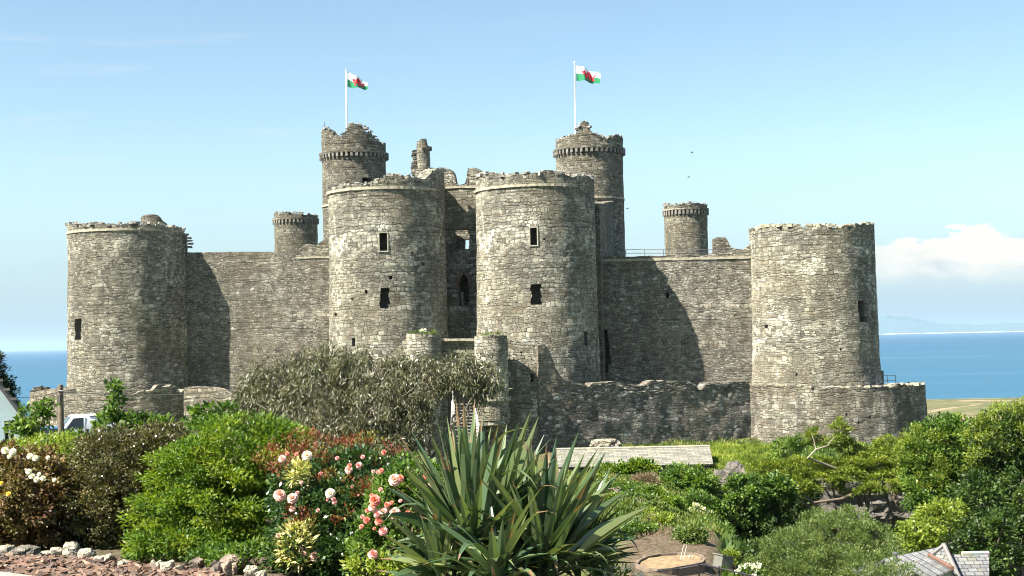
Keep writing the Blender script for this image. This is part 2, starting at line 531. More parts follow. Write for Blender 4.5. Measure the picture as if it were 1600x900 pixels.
    # reveals
    for rects, opt in wins:
        mw = MB(); uvs = []
        am = sum((r[0] + r[1]) / 2 for r in rects) / len(rects)
        _, n = surf(am, rects[0][2])
        n = Vector(n)
        dep = thick if opt.get('through') else opt.get('depth', 1.6)
        for i, (a0, a1, z0, z1) in enumerate(rects):
            pa, _n = surf(a0, (z0 + z1) / 2); pb, _n = surf(a1, (z0 + z1) / 2)
            A0 = Vector((pa.x, pa.y, 0)) + n * 0.015; B0 = Vector((pb.x, pb.y, 0)) + n * 0.015
            A1 = A0 - n * dep; B1 = B0 - n * dep
            q = [Vector((p.x, p.y, z)) for z in (z0, z1) for p in (A0, B0, B1, A1)]
            fs = [(0, 3, 7, 4), (1, 5, 6, 2)]
            if not opt.get('through'): fs.append((2, 6, 7, 3))
            if i == 0: fs.append((0, 1, 2, 3))
            if i == len(rects) - 1: fs.append((4, 7, 6, 5))
            mw.add(q, fs)
            if i > 0:                                   # little ledges where the slices differ in width
                pr = rects[i - 1]
                for e0, e1 in ((a0, pr[0]), (a1, pr[1])):
                    if abs(e0 - e1) > 1e-6:
                        p0, _n = surf(e0, z0); p1, _n = surf(e1, z0)
                        P0 = Vector((p0.x, p0.y, z0)); P1 = Vector((p1.x, p1.y, z0))
                        mw.add([P0, P1, P1 - n * dep, P0 - n * dep], [(0, 1, 2, 3)])
        wo_ = mw.build(opt.get('name', window_name), opt.get('mat', MS['reveal']), o_)
        if opt.get('frame'):
            a0, a1, z0, z1 = rects[0]
            pa, _n = surf(a0, z0); pb, _n = surf(a1, z0)
            t_ = (Vector((pb.x, pb.y, 0)) - Vector((pa.x, pa.y, 0))).normalized()
            fb = MB()
            rot = Matrix((t_, -n, Vector((0, 0, 1)))).transposed()
            wdt = (Vector((pb.x, pb.y, 0)) - Vector((pa.x, pa.y, 0))).length
            cx = (Vector((pa.x, pa.y, 0)) + Vector((pb.x, pb.y, 0))) / 2 + n * 0.02
            fb.box(cx + Vector((0, 0, z0 - 0.05)), (wdt + 0.2, 0.14, 0.10), rot)
            fb.box(cx + Vector((0, 0, z1 + 0.05)), (wdt + 0.2, 0.14, 0.10), rot)
            for s_ in (-1, 1):
                fb.box(cx + t_ * s_ * (wdt / 2 + 0.05) + Vector((0, 0, (z0 + z1) / 2)), (0.10, 0.13, z1 - z0 - 0.004), rot)
            fb.build('window_frame', MS['coping'], o_)
    return o_

class Round:
    """a round tower; angle 0 looks at the camera, positive to the right in the photograph"""
    def __init__(s, px, py, Y, rpx, prof=None):
        c = W(px, py, Y); s.c = Vector((c.x, c.y, 0)); s.Y = Y
        s.r = rpx * Y / F
        s.f = (Vector((0, 0, 0)) - s.c).normalized()
        s.t = Vector((-s.f.y, s.f.x, 0))
        s.prof = prof
    def rad(s, z):
        return s.r + (s.prof(z) if s.prof else 0.0)
    def dir(s, a): return s.f * math.cos(a) + s.t * math.sin(a)
    def surf(s, a, z):
        d = s.dir(a)
        return s.c + d * s.rad(z), d
    def ring(s, name, z, h, out, mat, parent, a0=-PI, a1=PI, n=96, jit=0.02, seed=1, inner=0.25, drop=0.0):
        rng = random.Random(seed)
        mb = MB(); vs = []; fs = []
        full = abs(a1 - a0 - 2 * PI) < 1e-6
        m = n if full else n + 1
        for i in range(m):
            a = a0 + (a1 - a0) * i / n
            d = s.dir(a); r = s.rad(z); j = rng.uniform(-jit, jit); j2 = rng.uniform(-jit, jit)
            for rr, zz in ((r - inner, z - h / 2), (r + out + j, z - h / 2 + j2), (r + out + j, z + h / 2 + j2), (r - inner, z + h / 2)):
                p = s.c + d * rr; vs.append((p.x, p.y, zz))
        for i in range(n):
            k = (i + 1) % m
            for q in range(4):
                q2 = (q + 1) % 4
                fs.append((i * 4 + q, k * 4 + q, k * 4 + q2, i * 4 + q2))
        if not full: fs += [(0, 1, 2, 3), tuple((m - 1) * 4 + q for q in (3, 2, 1, 0))]
        mb.add(vs, fs)
        return mb.build(name, mat, parent)
    def corbels(s, name, z, h, out, mat, parent, count, slab=0.18):
        mb = MB()
        for i in range(count):
            a = 2 * PI * (i + 0.5) / count
            d = s.dir(a); t = Vector((-d.y, d.x, 0)); r = s.rad(z)
            rot = Matrix((t, d, Vector((0, 0, 1)))).transposed()
            wd = 2 * PI * r / count * 0.52
            p = s.c + d * (r + out / 2 - 0.1)
            mb.box((p.x, p.y, z), (wd, out + 0.2, h), rot, jit=0.02)
        o = mb.build(name, mat, parent)
        return o

def rim_stones(rt, tops, parent, mat, n, seed, a_lim=1.55, thick=0.9, size=1.0):
    rng = random.Random(seed); mb = MB()
    for i in range(n):
        a = rng.uniform(-a_lim, a_lim)
        p = rt.c + rt.dir(a) * (rt.rad(10) - rng.uniform(0.0, thick))
        z = 10.0
        for _ in range(2):
            px, _y = proj((p.x, p.y, z)); z = W(px, interp(tops, px), p.y).z
        mb.box((p.x, p.y, z + rng.uniform(-0.10, 0.16)), (rng.uniform(0.2, 0.6) * size, rng.uniform(0.2, 0.5) * size, rng.uniform(0.10, 0.30) * size),
               Matrix.Rotation(rng.uniform(0, 3), 3, 'Z') @ Matrix.Rotation(rng.gauss(0, .15), 3, 'X'), jit=0.05, rng=rng)
    o = mb.build('loose_stones', mat, parent); o['kind'] = 'stuff'; return o
def ANG(n): return list(np.linspace(-PI, PI, n, endpoint=False))
H90 = (-PI / 2 * 0.985, PI / 2 * 0.985)
def flare(zb, hgt, amt, slope=0.0, zref=0.0):
    return lambda z: amt * max(0.0, 1 - (z - zb) / hgt) ** 2 + slope * max(0.0, zref - z)
class Flat:
    """a straight wall from the left end P0 to the right end P1 (x, y), seen from the camera side"""
    def __init__(s, P0, P1, batter=0.0, zref=0.0):
        s.p0 = Vector((P0[0], P0[1], 0)); s.p1 = Vector((P1[0], P1[1], 0))
        s.L = (s.p1 - s.p0).length; t = (s.p1 - s.p0) / s.L
        s.n = Vector((t.y, -t.x, 0)); s.t = t; s.b = batter; s.z = zref
    def surf(s, a, z): return s.p0 + s.t * a + s.n * (s.b * max(0.0, s.z - z)), s.n
    def A(s, step=0.45): return list(np.linspace(0, s.L, max(3, int(s.L / step) + 1)))
    def course(s, name, z, h, out, mat, parent, a0=0.0, a1=None, zfn=None, seed=1):
        a1 = s.L if a1 is None else a1
        rng = random.Random(seed); mb = MB()
        a = a0
        while a < a1 - 0.05:
            b = min(a1, a + rng.uniform(0.5, 1.1)); m_ = (a + b) / 2
            p = s.p0 + s.t * m_ + s.n * (out / 2 - 0.1)
            rot = Matrix((s.t, -s.n, Vector((0, 0, 1)))).transposed()
            zz = (zfn(m_) if zfn else z) + rng.uniform(-0.02, 0.02)
            mb.box((p.x, p.y, zz), (b - a - 0.012, out + 0.2, h * rng.uniform(0.85, 1.1)), rot)
            a = b
        return mb.build(name, mat, parent)
def XY(px, py, Y):
    p = W(px, py, Y); return (p.x, p.y)

castle = thing('castle', 'grey stone ruined castle with round corner towers and twin-towered gatehouse', 'castle', (0, 135, -7))

M_LOOSE = plain('loose_weathered_stone', (0.21, 0.20, 0.17), 0.95, var=0.5, scale=1.2, bump=0.03)
# ---------------------------------------------------------------- corner towers
LT = Round(201, 480, 135, 90.5, flare(-7, 4.5, 0.35, 0.012, 8))
t_lt = masonry('corner_tower', MS['corner'], castle, LT.surf, ANG(150), -7.5,
    [(100, 352), (112, 352), (160, 350), (215, 350), (236, 352), (258, 353), (262, 355), (278, 356), (286, 361), (292, 370), (300, 372)], thick=1.3,
    windows=[(117, 498, 126, 531, {'ragged': 5}), (293.5, 524, 297, 536, {}), (163, 596, 166, 600, {'name': 'putlog_hole'}), (222, 470, 224, 473, {'name': 'putlog_hole'})],
    ulen=LT.r, closed=True, floor_drop=0.6, front=H90, seed=11, back_top=11.0, jag=0.09)
LT.ring('string_course', W(201, 358, LT.Y - LT.r).z, 0.22, 0.10, MS['coping'], t_lt, -PI, 0.62)
RT = Round(1271, 480, 128, 95.5, flare(-7, 5.5, 0.55, 0.014, 8))
t_rt = masonry('corner_tower', MS['corner_right'], castle, RT.surf, ANG(150), -7.5,
    [(1160, 361), (1176, 361), (1196, 355), (1200, 352), (1240, 352), (1262, 354), (1285, 352), (1300, 355), (1312, 358), (1318, 352), (1345, 351), (1380, 350)], thick=1.3,
    windows=[(1340, 470, 1352, 503, {'ragged': 4}), (1195, 507, 1200, 513, {'name': 'putlog_hole'}), (1312, 544, 1315, 548, {'name': 'putlog_hole'}), (1243, 583, 1246, 587, {'name': 'putlog_hole'})],
    ulen=RT.r, closed=True, floor_drop=0.6, front=H90, seed=23, back_top=W(1270, 352, 122).z - 0.3, jag=0.13)
rng = random.Random(5)
mb = MB()
for i in range(46):                                         # loose coping stones left on the rim
    a = rng.uniform(-1.5, 1.5)
    p = RT.c + RT.dir(a) * (RT.rad(9) - rng.uniform(0.1, 0.9))
    px, _ = proj((p.x, p.y, 9)); z = W(px, interp([(1176, 360), (1196, 354), (1262, 353), (1300, 354), (1312, 357), (1345, 351), (1366, 351)], px), p.y).z
    mb.box((p.x, p.y, z + 0.07), (rng.uniform(0.3, 0.8), rng.uniform(0.3, 0.6), rng.uniform(0.12, 0.34)), Matrix.Rotation(rng.uniform(0, 3), 3, 'Z'), jit=0.05, rng=rng)
mb.build('loose_coping', MS['coping'], t_rt)['kind'] = 'stuff'
# plinth block at the foot of the right tower
P = W(1369, 590, 126.5)
MB().box((P.x, P.y + 0.2, P.z - 1.2), (1.0, 2.0, 3.6), jit=0.06).build('buttress', MS['corner'], castle)
# broken stair head on top of the left tower
stub = Round(241, 345, 137, 20, None)
masonry('stair_head', MS['turret'], castle, stub.surf, ANG(40), 9.5, [(218, 349), (221, 338), (226, 335), (240, 334), (248, 337), (254, 345), (262, 350)], thick=0.4, ulen=1.2, closed=True, floor_drop=0.2, front=H90, seed=8, back_top=11.3, jag=0.1, dz=0.3)
for (x, y) in ((296, 376), (298, 381), (296, 386), (294, 372)):
    p = W(x, y, 134.6); MB().box(p, (0.5, 0.6, 0.16), jit=0.04).build('broken_stone', MS['corner'], t_lt)

# ---------------------------------------------------------------- curtain walls
def facade_y(x): return 135 - 7 * (x + 37.3) / 65.1
cl = Flat((-36.5, facade_y(-36.5) + 0.7), (-13.0, facade_y(-13.0) + 0.4), 0.012, 8)
t_cl = masonry('curtain_wall', MS['curtain'], castle, cl.surf, cl.A(0.5), -7.5,
    [(180, 393), (297, 394), (330, 394), (400, 393), (445, 394), (449, 402), (464, 401), (467, 388), (476, 381), (484, 381), (492, 385), (500, 378), (510, 373), (520, 371), (600, 370)],
    thick=2.2, ulen=1.0, seed=31, jag=0.06, windows=[(512, 538, 518, 553, {}), (346, 470, 348, 473, {'name': 'putlog_hole'})])
cl.course('string_course', 0, 0.18, 0.08, MS['coping'], t_cl, 15.9, 21.3, zfn=lambda a: W(480, 402, 133).z)
cr = Flat((1.8, facade_y(1.8) - 2.0), (27.0, facade_y(27.0) - 0.4), 0.012, 8)
t_cr = masonry('curtain_wall', MS['curtain'], castle, cr.surf, cr.A(0.5), -8,
    [(830, 400), (978, 401), (1010, 400), (1060, 399), (1100, 398), (1128, 396), (1131, 391), (1150, 388), (1160, 391), (1166, 388), (1174, 380), (1300, 380)],
    thick=2.2, ulen=1.0, seed=37, jag=0.07,
    windows=[(936, 425, 942, 455, {}), (936, 515, 952, 583, {'depth': 1.8, 'ragged': 5}), (1041, 457, 1045, 466, {}), (1147, 491, 1149, 494, {'name': 'putlog_hole'})])
cr.course('string_course', 0, 0.22, 0.09, MS['coping'], t_cr, 5.0, 23.5, zfn=lambda a: W(1060, 406, 130).z - 0.02, seed=3)
p = W(1098, 580, 129.0)
MB().box((p.x, p.y, p.z - 0.4), (0.55, 0.8, 2.6), jit=0.05).build('pilaster', MS['turret'], castle)

# ---------------------------------------------------------------- gatehouse
GL = Round(606, 420, 126.5, 91, flare(-7, 5, 0.15, 0.010, 8))
GR = Round(838.5, 430, 125.0, 93, flare(-7, 6, 0.25, 0.014, 8))
t_gl = masonry('gate_tower', MS['gate'], castle, GL.surf, ANG(170), -10,
    [(500, 291), (515, 299), (528, 295), (545, 290), (570, 291), (583, 289), (590, 282), (600, 278), (612, 275), (622, 276), (632, 279), (645, 279), (655, 281), (664, 283), (670, 276), (676, 268), (684, 264), (692, 265), (705, 266)],
    thick=1.4, ulen=GL.r, closed=True, floor_drop=1.2, front=H90, seed=41, back_top=W(606, 292, 130).z, jag=0.14,
    windows=[(593, 364, 605, 392, {'frame': True}), (593.5, 450, 607, 481, {'ragged': 6}), (550, 528, 555, 541, {}), (570, 453, 574, 458, {'name': 'putlog_hole'}), (608, 431, 613, 436, {'name': 'putlog_hole'}),
             (660, 410, 663, 415, {'name': 'putlog_hole'}), (549, 465, 552, 469, {'name': 'putlog_hole'}), (642, 393, 645, 396, {'name': 'putlog_hole'}), (523, 489, 526, 493, {'name': 'putlog_hole'})])
GL.ring('string_course', W(606, 293, GL.Y - GL.r).z, 0.24, 0.12, MS['coping'], t_gl, -PI, 0.95)
GR_z = W(838, 289, GR.Y - GR.r).z
t_gr = masonry('gate_tower', MS['gate'], castle, GR.surf, ANG(170), -10,
    [(735, 275), (746, 276), (757, 278), (763, 272), (775, 274), (795, 275), (812, 273), (828, 271), (850, 268), (868, 269), (880, 273), (893, 277), (905, 274), (915, 277), (925, 279), (940, 280)],
    thick=1.4, ulen=GR.r, closed=True, floor_drop=1.2, front=H90, seed=43, back_top=W(838, 285, 129).z, jag=0.13,
    windows=[(828.5, 356, 839, 383, {'frame': True}), (830, 444, 844, 475, {'ragged': 6}), (913, 518, 918, 541, {}), (849, 372, 852, 375, {'name': 'putlog_hole'}), (894, 397, 896, 400, {'name': 'putlog_hole'})])
GR.ring('string_course', GR_z, 0.22, 0.12, MS['coping'], t_gr, -PI, 0.75)
gw = Flat(XY(688, 400, 128.6), XY(760, 400, 128.2))
t_gw = masonry('gate_wall', MS['gate'], castle, gw.surf, gw.A(0.25), -10,
    [(680, 264), (690, 263), (704, 264), (708, 270), (711.5, 278), (712.5, 289), (720, 289), (727, 287), (729, 278), (730.5, 264), (740, 262), (751, 265), (756, 272), (770, 274)],
    thick=1.3, ulen=1.0, seed=47, jag=0.13, dz=0.4,
    windows=[(711.5, 358, 734, 390, {'through': True, 'ragged': 5}), (716, 428, 733, 478, {'arch': True, 'through': True})])
gw.course('string_course', 0, 0.2, 0.1, MS['coping'], t_gw, zfn=lambda a: W(725, 292, 128.2).z)
gw.course('string_course', 0, 0.18, 0.1, MS['coping'], t_gw, 2.7, gw.L, zfn=lambda a: W(725, 389, 128.2).z)
p = W(719, 382, 129.4)
MB().box((p.x, p.y, p.z - 0.15), (0.9, 0.7, 1.2), jit=0.08).build('broken_mullion', MS['turret'], t_gw)
p = W(723, 470, 129.0)
MB().box((p.x - 0.02, p.y, p.z), (0.16, 0.3, 1.6), jit=0.03).build('mullion', MS['coping'], t_gw)
gi = Flat(XY(690, 400, 133), XY(762, 400, 133))
masonry('inner_gate_wall', MS['turret'], castle, gi.surf, gi.A(0.4), -7, [(680, 325), (700, 322), (740, 330), (770, 326)], thick=1.0, ulen=1.0, seed=48, jag=0.1, windows=[(726, 374, 733.5, 389, {'through': True, 'ragged': 3})])
# arch surround in red-brown stone
mb = MB()
for s_ in (-1, 1):
    pts = []
    for i in range(9):
        t = i / 8
        hw = 9.3 * math.sqrt(max(0.0, 1 - t ** 1.7)) if t < 1 else 0.0
        pts.append(W(724.5 + s_ * (hw + 1.2), 448 - 21.5 * t, 128.35))
    mb.tube(pts, 0.16, 6)
mb.build('arch_moulding', plain('red_brown_stone', (0.20, 0.13, 0.10), 0.9), t_gw)
# gatehouse body behind the towers: left flank, right flank, back wall
for (a, b, py_a, py_b, sd) in ((XY(540, 400, 128), XY(530, 400, 146), 372, 372, 1), (XY(945, 400, 144), XY(918, 400, 127), 398, 300, 2), (XY(530, 400, 147), XY(950, 400, 145), 420, 420, 3)):
    fw = Flat(a, b)
    if fw.n.y > 0.9: fw = Flat(b, a)
    masonry('gatehouse_flank_wall', MS['turret'], castle, fw.surf, fw.A(0.8), -7, [(400, min(py_a, py_b)), (600, py_a), (1000, py_b)] if sd != 3 else [(400, 425), (1000, 425)], thick=1.2, ulen=1.0, seed=50 + sd, jag=0.1)
# rear stair turrets of the gatehouse
TL = Round(553.5, 270, 147, 50, None)
t_tl = masonry('stair_turret', MS['turret'], castle, TL.surf, ANG(110), -7,
    [(495, 204), (505, 205), (511, 202), (516, 208), (524, 210), (530, 214), (535, 212), (540, 207), (545, 199), (547, 193), (555, 194), (565, 196), (569, 203), (572, 207), (580, 207), (584, 215), (590, 222), (596, 227), (600, 223), (610, 224)],
    thick=0.8, ulen=TL.r, closed=True, floor_drop=0.4, front=H90, seed=61, back_top=W(553, 226, 147).z, jag=0.10,
    windows=[(566, 278, 579, 291, {}), (511, 214, 514, 224, {})])
TL.corbels('corbel_table', W(553, 240, 143.5).z, 0.42, 0.28, MS['corbel'], t_tl, 44)
TL.ring('corbel_course', W(553, 235.5, 143.5).z, 0.22, 0.30, MS['turret'], t_tl)
TL.ring('string_course', W(553, 318, 143.5).z, 0.2, 0.1, MS['coping'], t_tl)
TR = Round(921.5, 280, 145, 52.5, None)
t_tr = masonry('stair_turret', MS['turret'], castle, TR.surf, ANG(110), -7,
    [(860, 222), (868, 222), (876, 218), (886, 215), (897, 212), (903, 205), (905, 196), (909, 191), (912, 187), (916, 190), (920, 197), (924, 207), (932, 210), (941, 214), (949, 218), (953, 213), (957, 215), (962, 210), (967, 210), (972, 215), (980, 216)],
    thick=0.8, ulen=TR.r, closed=True, floor_drop=0.4, front=H90, seed=67, back_top=W(920, 216, 145).z, jag=0.08)
TR.corbels('corbel_table', W(921, 233.5, 141.5).z, 0.42, 0.28, MS['corbel'], t_tr, 44)
TR.ring('corbel_course', W(921, 229, 141.5).z, 0.22, 0.30, MS['turret'], t_tr)
TR.ring('string_course', W(921, 308, 141.5).z, 0.2, 0.1, MS['coping'], t_tr)
# round chimney with a broken flue beside it
CH = Round(662, 250, 140, 10, lambda z: 0.14 * max(0.0, min(1.0, (17.0 - z) / 2.0)))
t_ch = masonry('chimney', MS['gate'], castle, CH.surf, ANG(36), 8, [(640, 222), (654, 222), (656, 217), (660, 216), (664, 215.5), (667, 217), (669, 229), (684, 229)], thick=0.22, ulen=CH.r, closed=True, floor_drop=0.2, front=H90, seed=71, back_top=18.5, jag=0.08, dz=0.3)
CH.ring('chimney_collar', W(662, 231, 139.3).z, 0.35, 0.22, MS['turret'], t_ch, -0.2, 2.6, 24)
mb = MB()
rng = random.Random(9)
for i in range(15):
    y = 237 + i * 3.3
    p = W(650 + rng.uniform(-3, 1.5) - (2 if 8 < i < 12 else 0), y, 140.6)
    mb.box(p, (rng.uniform(0.5, 0.8), 0.8, 0.22), jit=0.05, rng=rng)
mb.build('broken_flue', MS['turret'], castle)
CB = Round(664, 270, 139.5, 15, None)
masonry('chimney_base', MS['gate'], castle, CB.surf, ANG(36), 4, [(640, 268), (650, 264), (662, 266), (674, 262), (690, 266)], thick=0.3, ulen=CB.r, closed=True, floor_drop=0.1, front=H90, seed=72, back_top=13, jag=0.12)
rim_stones(GL, [(515, 299), (528, 295), (545, 290), (583, 289), (590, 282), (612, 275), (655, 281), (664, 283), (676, 268), (697, 265)], t_gl, M_LOOSE, 90, 1, thick=1.3)
rim_stones(GR, [(746, 276), (763, 272), (795, 275), (828, 271), (868, 269), (893, 277), (905, 274), (931, 280)], t_gr, M_LOOSE, 90, 2, thick=1.3)
rim_stones(TL, [(503, 204), (511, 202), (524, 210), (530, 214), (540, 207), (547, 193), (565, 196), (580, 207), (590, 222), (596, 227), (605, 224)], t_tl, M_LOOSE, 46, 3, size=.85)
rim_stones(TR, [(868, 222), (886, 215), (897, 212), (905, 196), (912, 187), (920, 197), (924, 207), (949, 218), (967, 210), (975, 216)], t_tr, M_LOOSE, 46, 4, size=.85)
rim_stones(LT, [(112, 352), (215, 350), (258, 353), (278, 356), (286, 361), (292, 370)], t_lt, M_LOOSE, 70, 5, thick=1.2)
# turrets on the far corner towers
BL = Round(462.5, 365, 180, 33.5, None)
t_bl = masonry('rear_turret', MS['turret'], castle, BL.surf, ANG(72), -5, [(420, 335), (430, 334), (440, 332), (455, 332), (470, 335), (485, 336), (500, 337)], thick=0.6, ulen=BL.r, closed=True, floor_drop=0.2, front=H90, seed=81, back_top=W(460, 337, 180).z, jag=0.08)
BL.corbels('corbel_table', W(462, 344.5, 177).z, 0.42, 0.2, MS['corbel'], t_bl, 36)
BL.ring('corbel_course', W(462, 340, 177).z, 0.26, 0.22, MS['turret'], t_bl)
BR = Round(1072, 362, 175, 33.5, None)
t_br = masonry('rear_turret', MS['turret'], castle, BR.surf, ANG(72), -5, [(1030, 323), (1040, 321), (1055, 319), (1070, 319), (1080, 317), (1090, 317), (1100, 320), (1115, 322)], thick=0.6, ulen=BR.r, closed=True, floor_drop=0.2, front=H90, seed=83, back_top=W(1072, 322, 175).z, jag=0.10)
BR.corbels('corbel_table', W(1072, 330.5, 172).z, 0.5, 0.2, MS['corbel'], t_br, 36)
BR.ring('corbel_course', W(1072, 325, 172).z, 0.24, 0.22, MS['turret'], t_br)
rim_stones(BL, [(430, 334), (455, 332), (495, 337)], t_bl, M_LOOSE, 30, 6, thick=.6, size=.8)
rim_stones(BR, [(1040, 321), (1070, 319), (1085, 317), (1105, 321)], t_br, M_LOOSE, 40, 7, thick=.6, size=.8)
# ruined window block on the right curtain
rb = Flat(XY(1114, 380, 140), XY(1146, 380, 140))
masonry('ruined_window_block', MS['turret'], castle, rb.surf, rb.A(0.2), 4, [(1110, 376), (1116, 373), (1122, 371), (1134, 371), (1138, 377), (1142, 386), (1150, 390)], thick=0.7, ulen=1.0, seed=85, jag=0.1, dz=0.3, windows=[(1126, 376.5, 1133.5, 389, {'through': True})])
p = W(1130, 383, 140.3); MB().box(p, (0.12, 0.2, 0.9)).build('mullion', MS['turret'], castle)
# far curtain behind the ward, low enough to stay behind the front walls
bw = Flat((-34, 182), (30, 176))
masonry('rear_curtain_wall', MS['curtain'], castle, bw.surf, bw.A(1.5), -8, [(300, 430), (1300, 430)], thick=2.0, ulen=1.0, seed=87)

# ================================================================ outer walls (things of their own)
bast = Round(1271, 480, 128, 163.5, flare(-11, 6, 0.25, 0.02, -4))
o = masonry('bastion_wall', MS['bastion'], None, bast.surf, list(np.linspace(-1.40, 1.75, 150)), -12,
    [(1120, 602), (1165, 600), (1240, 603), (1300, 606), (1350, 605), (1395, 604), (1405, 601), (1420, 603), (1440, 601), (1470, 602)], thick=1.3, ulen=bast.r, seed=91, jag=0.10, front=(-1.40, 1.40), back_top=-4.7,
    windows=[(1321, 646, 1324, 650, {'name': 'drain_hole'}), (1340, 658, 1343, 662, {'name': 'drain_hole'}), (1357, 650, 1361, 654, {'name': 'drain_hole'})])
tag(o, 'curved outer bastion wall with dark stains wrapped round the foot of the right tower', 'wall')
rng = random.Random(6); mb = MB()
for i in range(60):
    a = rng.uniform(-0.6, 1.55)
    p = bast.c + bast.dir(a) * (bast.rad(-4) - rng.uniform(0.1, 0.9))
    px, _ = proj((p.x, p.y, -4.3)); z = W(px, interp([(1165, 600), (1240, 603), (1300, 606), (1350, 605), (1395, 604), (1405, 601), (1440, 601)], px), p.y).z
    mb.box((p.x, p.y, z + 0.03), (rng.uniform(0.3, 0.9), rng.uniform(0.3, 0.6), rng.uniform(0.1, 0.22)), Matrix.Rotation(rng.uniform(0, 3), 3, 'Z'), jit=0.04, rng=rng)
mb.build('loose_coping', MS['coping'], o)['kind'] = 'stuff'
ow = Flat(XY(842, 600, 110.4), (20.6, 121.6), 0.05, -4)
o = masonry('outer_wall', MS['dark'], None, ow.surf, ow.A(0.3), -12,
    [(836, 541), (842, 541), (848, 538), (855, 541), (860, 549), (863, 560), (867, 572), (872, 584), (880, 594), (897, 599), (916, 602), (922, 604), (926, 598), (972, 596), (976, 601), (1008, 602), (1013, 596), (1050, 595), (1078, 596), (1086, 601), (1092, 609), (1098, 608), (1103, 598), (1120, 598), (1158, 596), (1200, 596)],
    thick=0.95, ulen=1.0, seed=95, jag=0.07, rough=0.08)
tag(o, 'dark shaded slate wall with broken crest running between barbican and bastion', 'wall')
bl = Round(201, 480, 135, 147, None)
o = masonry('bastion_wall', MS['low'], None, bl.surf, list(np.linspace(-1.65, 0.60, 90)), -9,
    [(40, 614), (52, 613), (70, 609), (76, 608), (105, 609), (110, 618), (130, 617), (150, 616), (162, 612), (172, 617), (200, 618), (222, 613), (240, 609), (246, 604), (270, 603), (277, 606), (282, 613), (288, 608), (300, 606)], thick=1.2, ulen=bl.r, seed=97, jag=0.12, front=(-1.5, 0.60), back_top=-4.6)
tag(o, 'low ruined curved wall with broken top below the left corner tower', 'wall')
mb = MB(); rng = random.Random(3)
for i in range(26):
    x = rng.choice([rng.uniform(52, 82), rng.uniform(84, 108)])
    p = W(x, rng.uniform(607, 617), 134 - rng.uniform(0, 1.5)); mb.box(p, (rng.uniform(0.4, 1.0), 0.7, rng.uniform(0.2, 0.5)), Matrix.Rotation(rng.uniform(-0.2, 0.2), 3, 'Y'), jit=0.08, rng=rng)
mb.build('rubble', MS['turret'], o)['kind'] = 'stuff'
lw = Flat(XY(287, 620, 126), XY(366, 620, 125.2))
o = masonry('low_wall', MS['low'], None, lw.surf, lw.A(0.25), -9, [(280, 606), (330, 605), (345, 607), (352, 611), (360, 618), (368, 625)], thick=0.9, ulen=1.0, seed=99, jag=0.08)
tag(o, 'short sunlit stub of pale wall beside the grey drooping tree', 'wall')

# barbican in front of the gate
barb = thing('barbican', 'small barbican with two stub turrets in front of the castle gate', 'gatehouse', (0, 109, -10))
bw1 = Flat(XY(752, 600, 111.2), XY(842, 600, 110.6))
masonry('front_wall', MS['gate'], barb, bw1.surf, bw1.A(0.25), -12, [(740, 527), (793, 527), (800, 533), (830, 538), (843, 540)], thick=1.2, ulen=1.0, seed=101, jag=0.05,
    windows=[(829, 585, 834, 597, {'ragged': 3}), (830, 560, 832, 563, {'name': 'putlog_hole'}), (813, 549, 816, 552, {'name': 'putlog_hole'})])
bt2 = Round(768, 580, 108.8, 26, None)
t = masonry('stub_turret', MS['gate'], barb, bt2.surf, ANG(60), W(768, 664, 108).z, [(735, 526), (760, 524), (780, 524), (800, 526)], thick=0.5, ulen=bt2.r, closed=True, floor_drop=0.15, front=H90, seed=103, back_top=W(768, 527, 108.8).z, jag=0.05, dz=0.3)
bt2.ring('ledge', W(768, 624, 107.5).z, 0.28, 0.18, MS['coping'], t)
bt2.ring('ledge', W(768, 648, 107.5).z, 0.9, 0.10, MS['gate'], t)
bt1 = Round(663, 560, 109.2, 27, None)
masonry('stub_turret', MS['gate'], barb, bt1.surf, ANG(60), -11, [(630, 523), (655, 521), (675, 522), (700, 524)], thick=0.5, ulen=bt1.r, closed=True, floor_drop=0.1, front=H90, seed=105, back_top=W(663, 524, 109).z, jag=0.06)
bw2 = Flat(XY(676, 560, 110.2), XY(752, 560, 110.0))
t = masonry('front_wall', MS['gate'], barb, bw2.surf, bw2.A(0.25), -12, [(670, 529), (760, 529)], thick=1.0, ulen=1.0, seed=107, jag=0.04, windows=[(700, 600, 735, 690, {'depth': 0.9, 'name': 'gate_passage'})])
bw2.course('ledge', 0, 0.2, 0.35, MS['coping'], t, zfn=lambda a: W(715, 531, 110).z)
bw3 = Flat(XY(560, 560, 113), XY(652, 560, 110.2))
masonry('front_wall', MS['gate'], barb, bw3.surf, bw3.A(0.4), -12, [(550, 575), (610, 555), (640, 524), (660, 524)], thick=1.0, ulen=1.0, seed=109, jag=0.1)

# ================================================================ flags, mast, railings
M_white_flag = plain('white_cloth', (0.82, 0.82, 0.82), 0.8, var=0.02)
M_green_flag = plain('green_cloth', (0.01, 0.19, 0.075), 0.8, var=0.05)
M_red_flag = plain('red_cloth', (0.52, 0.018, 0.03), 0.8, var=0.08)
DRAGON = [(.16, .58), (.20, .66), (.24, .74), (.27, .70), (.30, .78), (.33, .72), (.37, .70), (.36, .62), (.40, .60), (.44, .70), (.46, .86), (.52, .80), (.57, .88), (.61, .78), (.68, .80), (.66, .70),
          (.72, .66), (.66, .60), (.71, .54), (.76, .56), (.80, .66), (.86, .74), (.92, .72), (.88, .66), (.84, .60), (.81, .50), (.76, .42), (.78, .32), (.85, .24), (.80, .18), (.72, .20), (.70, .30),
          (.64, .36), (.60, .28), (.64, .16), (.56, .14), (.52, .24), (.53, .36), (.46, .38), (.42, .26), (.44, .14), (.36, .14), (.34, .24), (.36, .38), (.32, .46), (.24, .40), (.20, .46), (.28, .54), (.22, .54)]
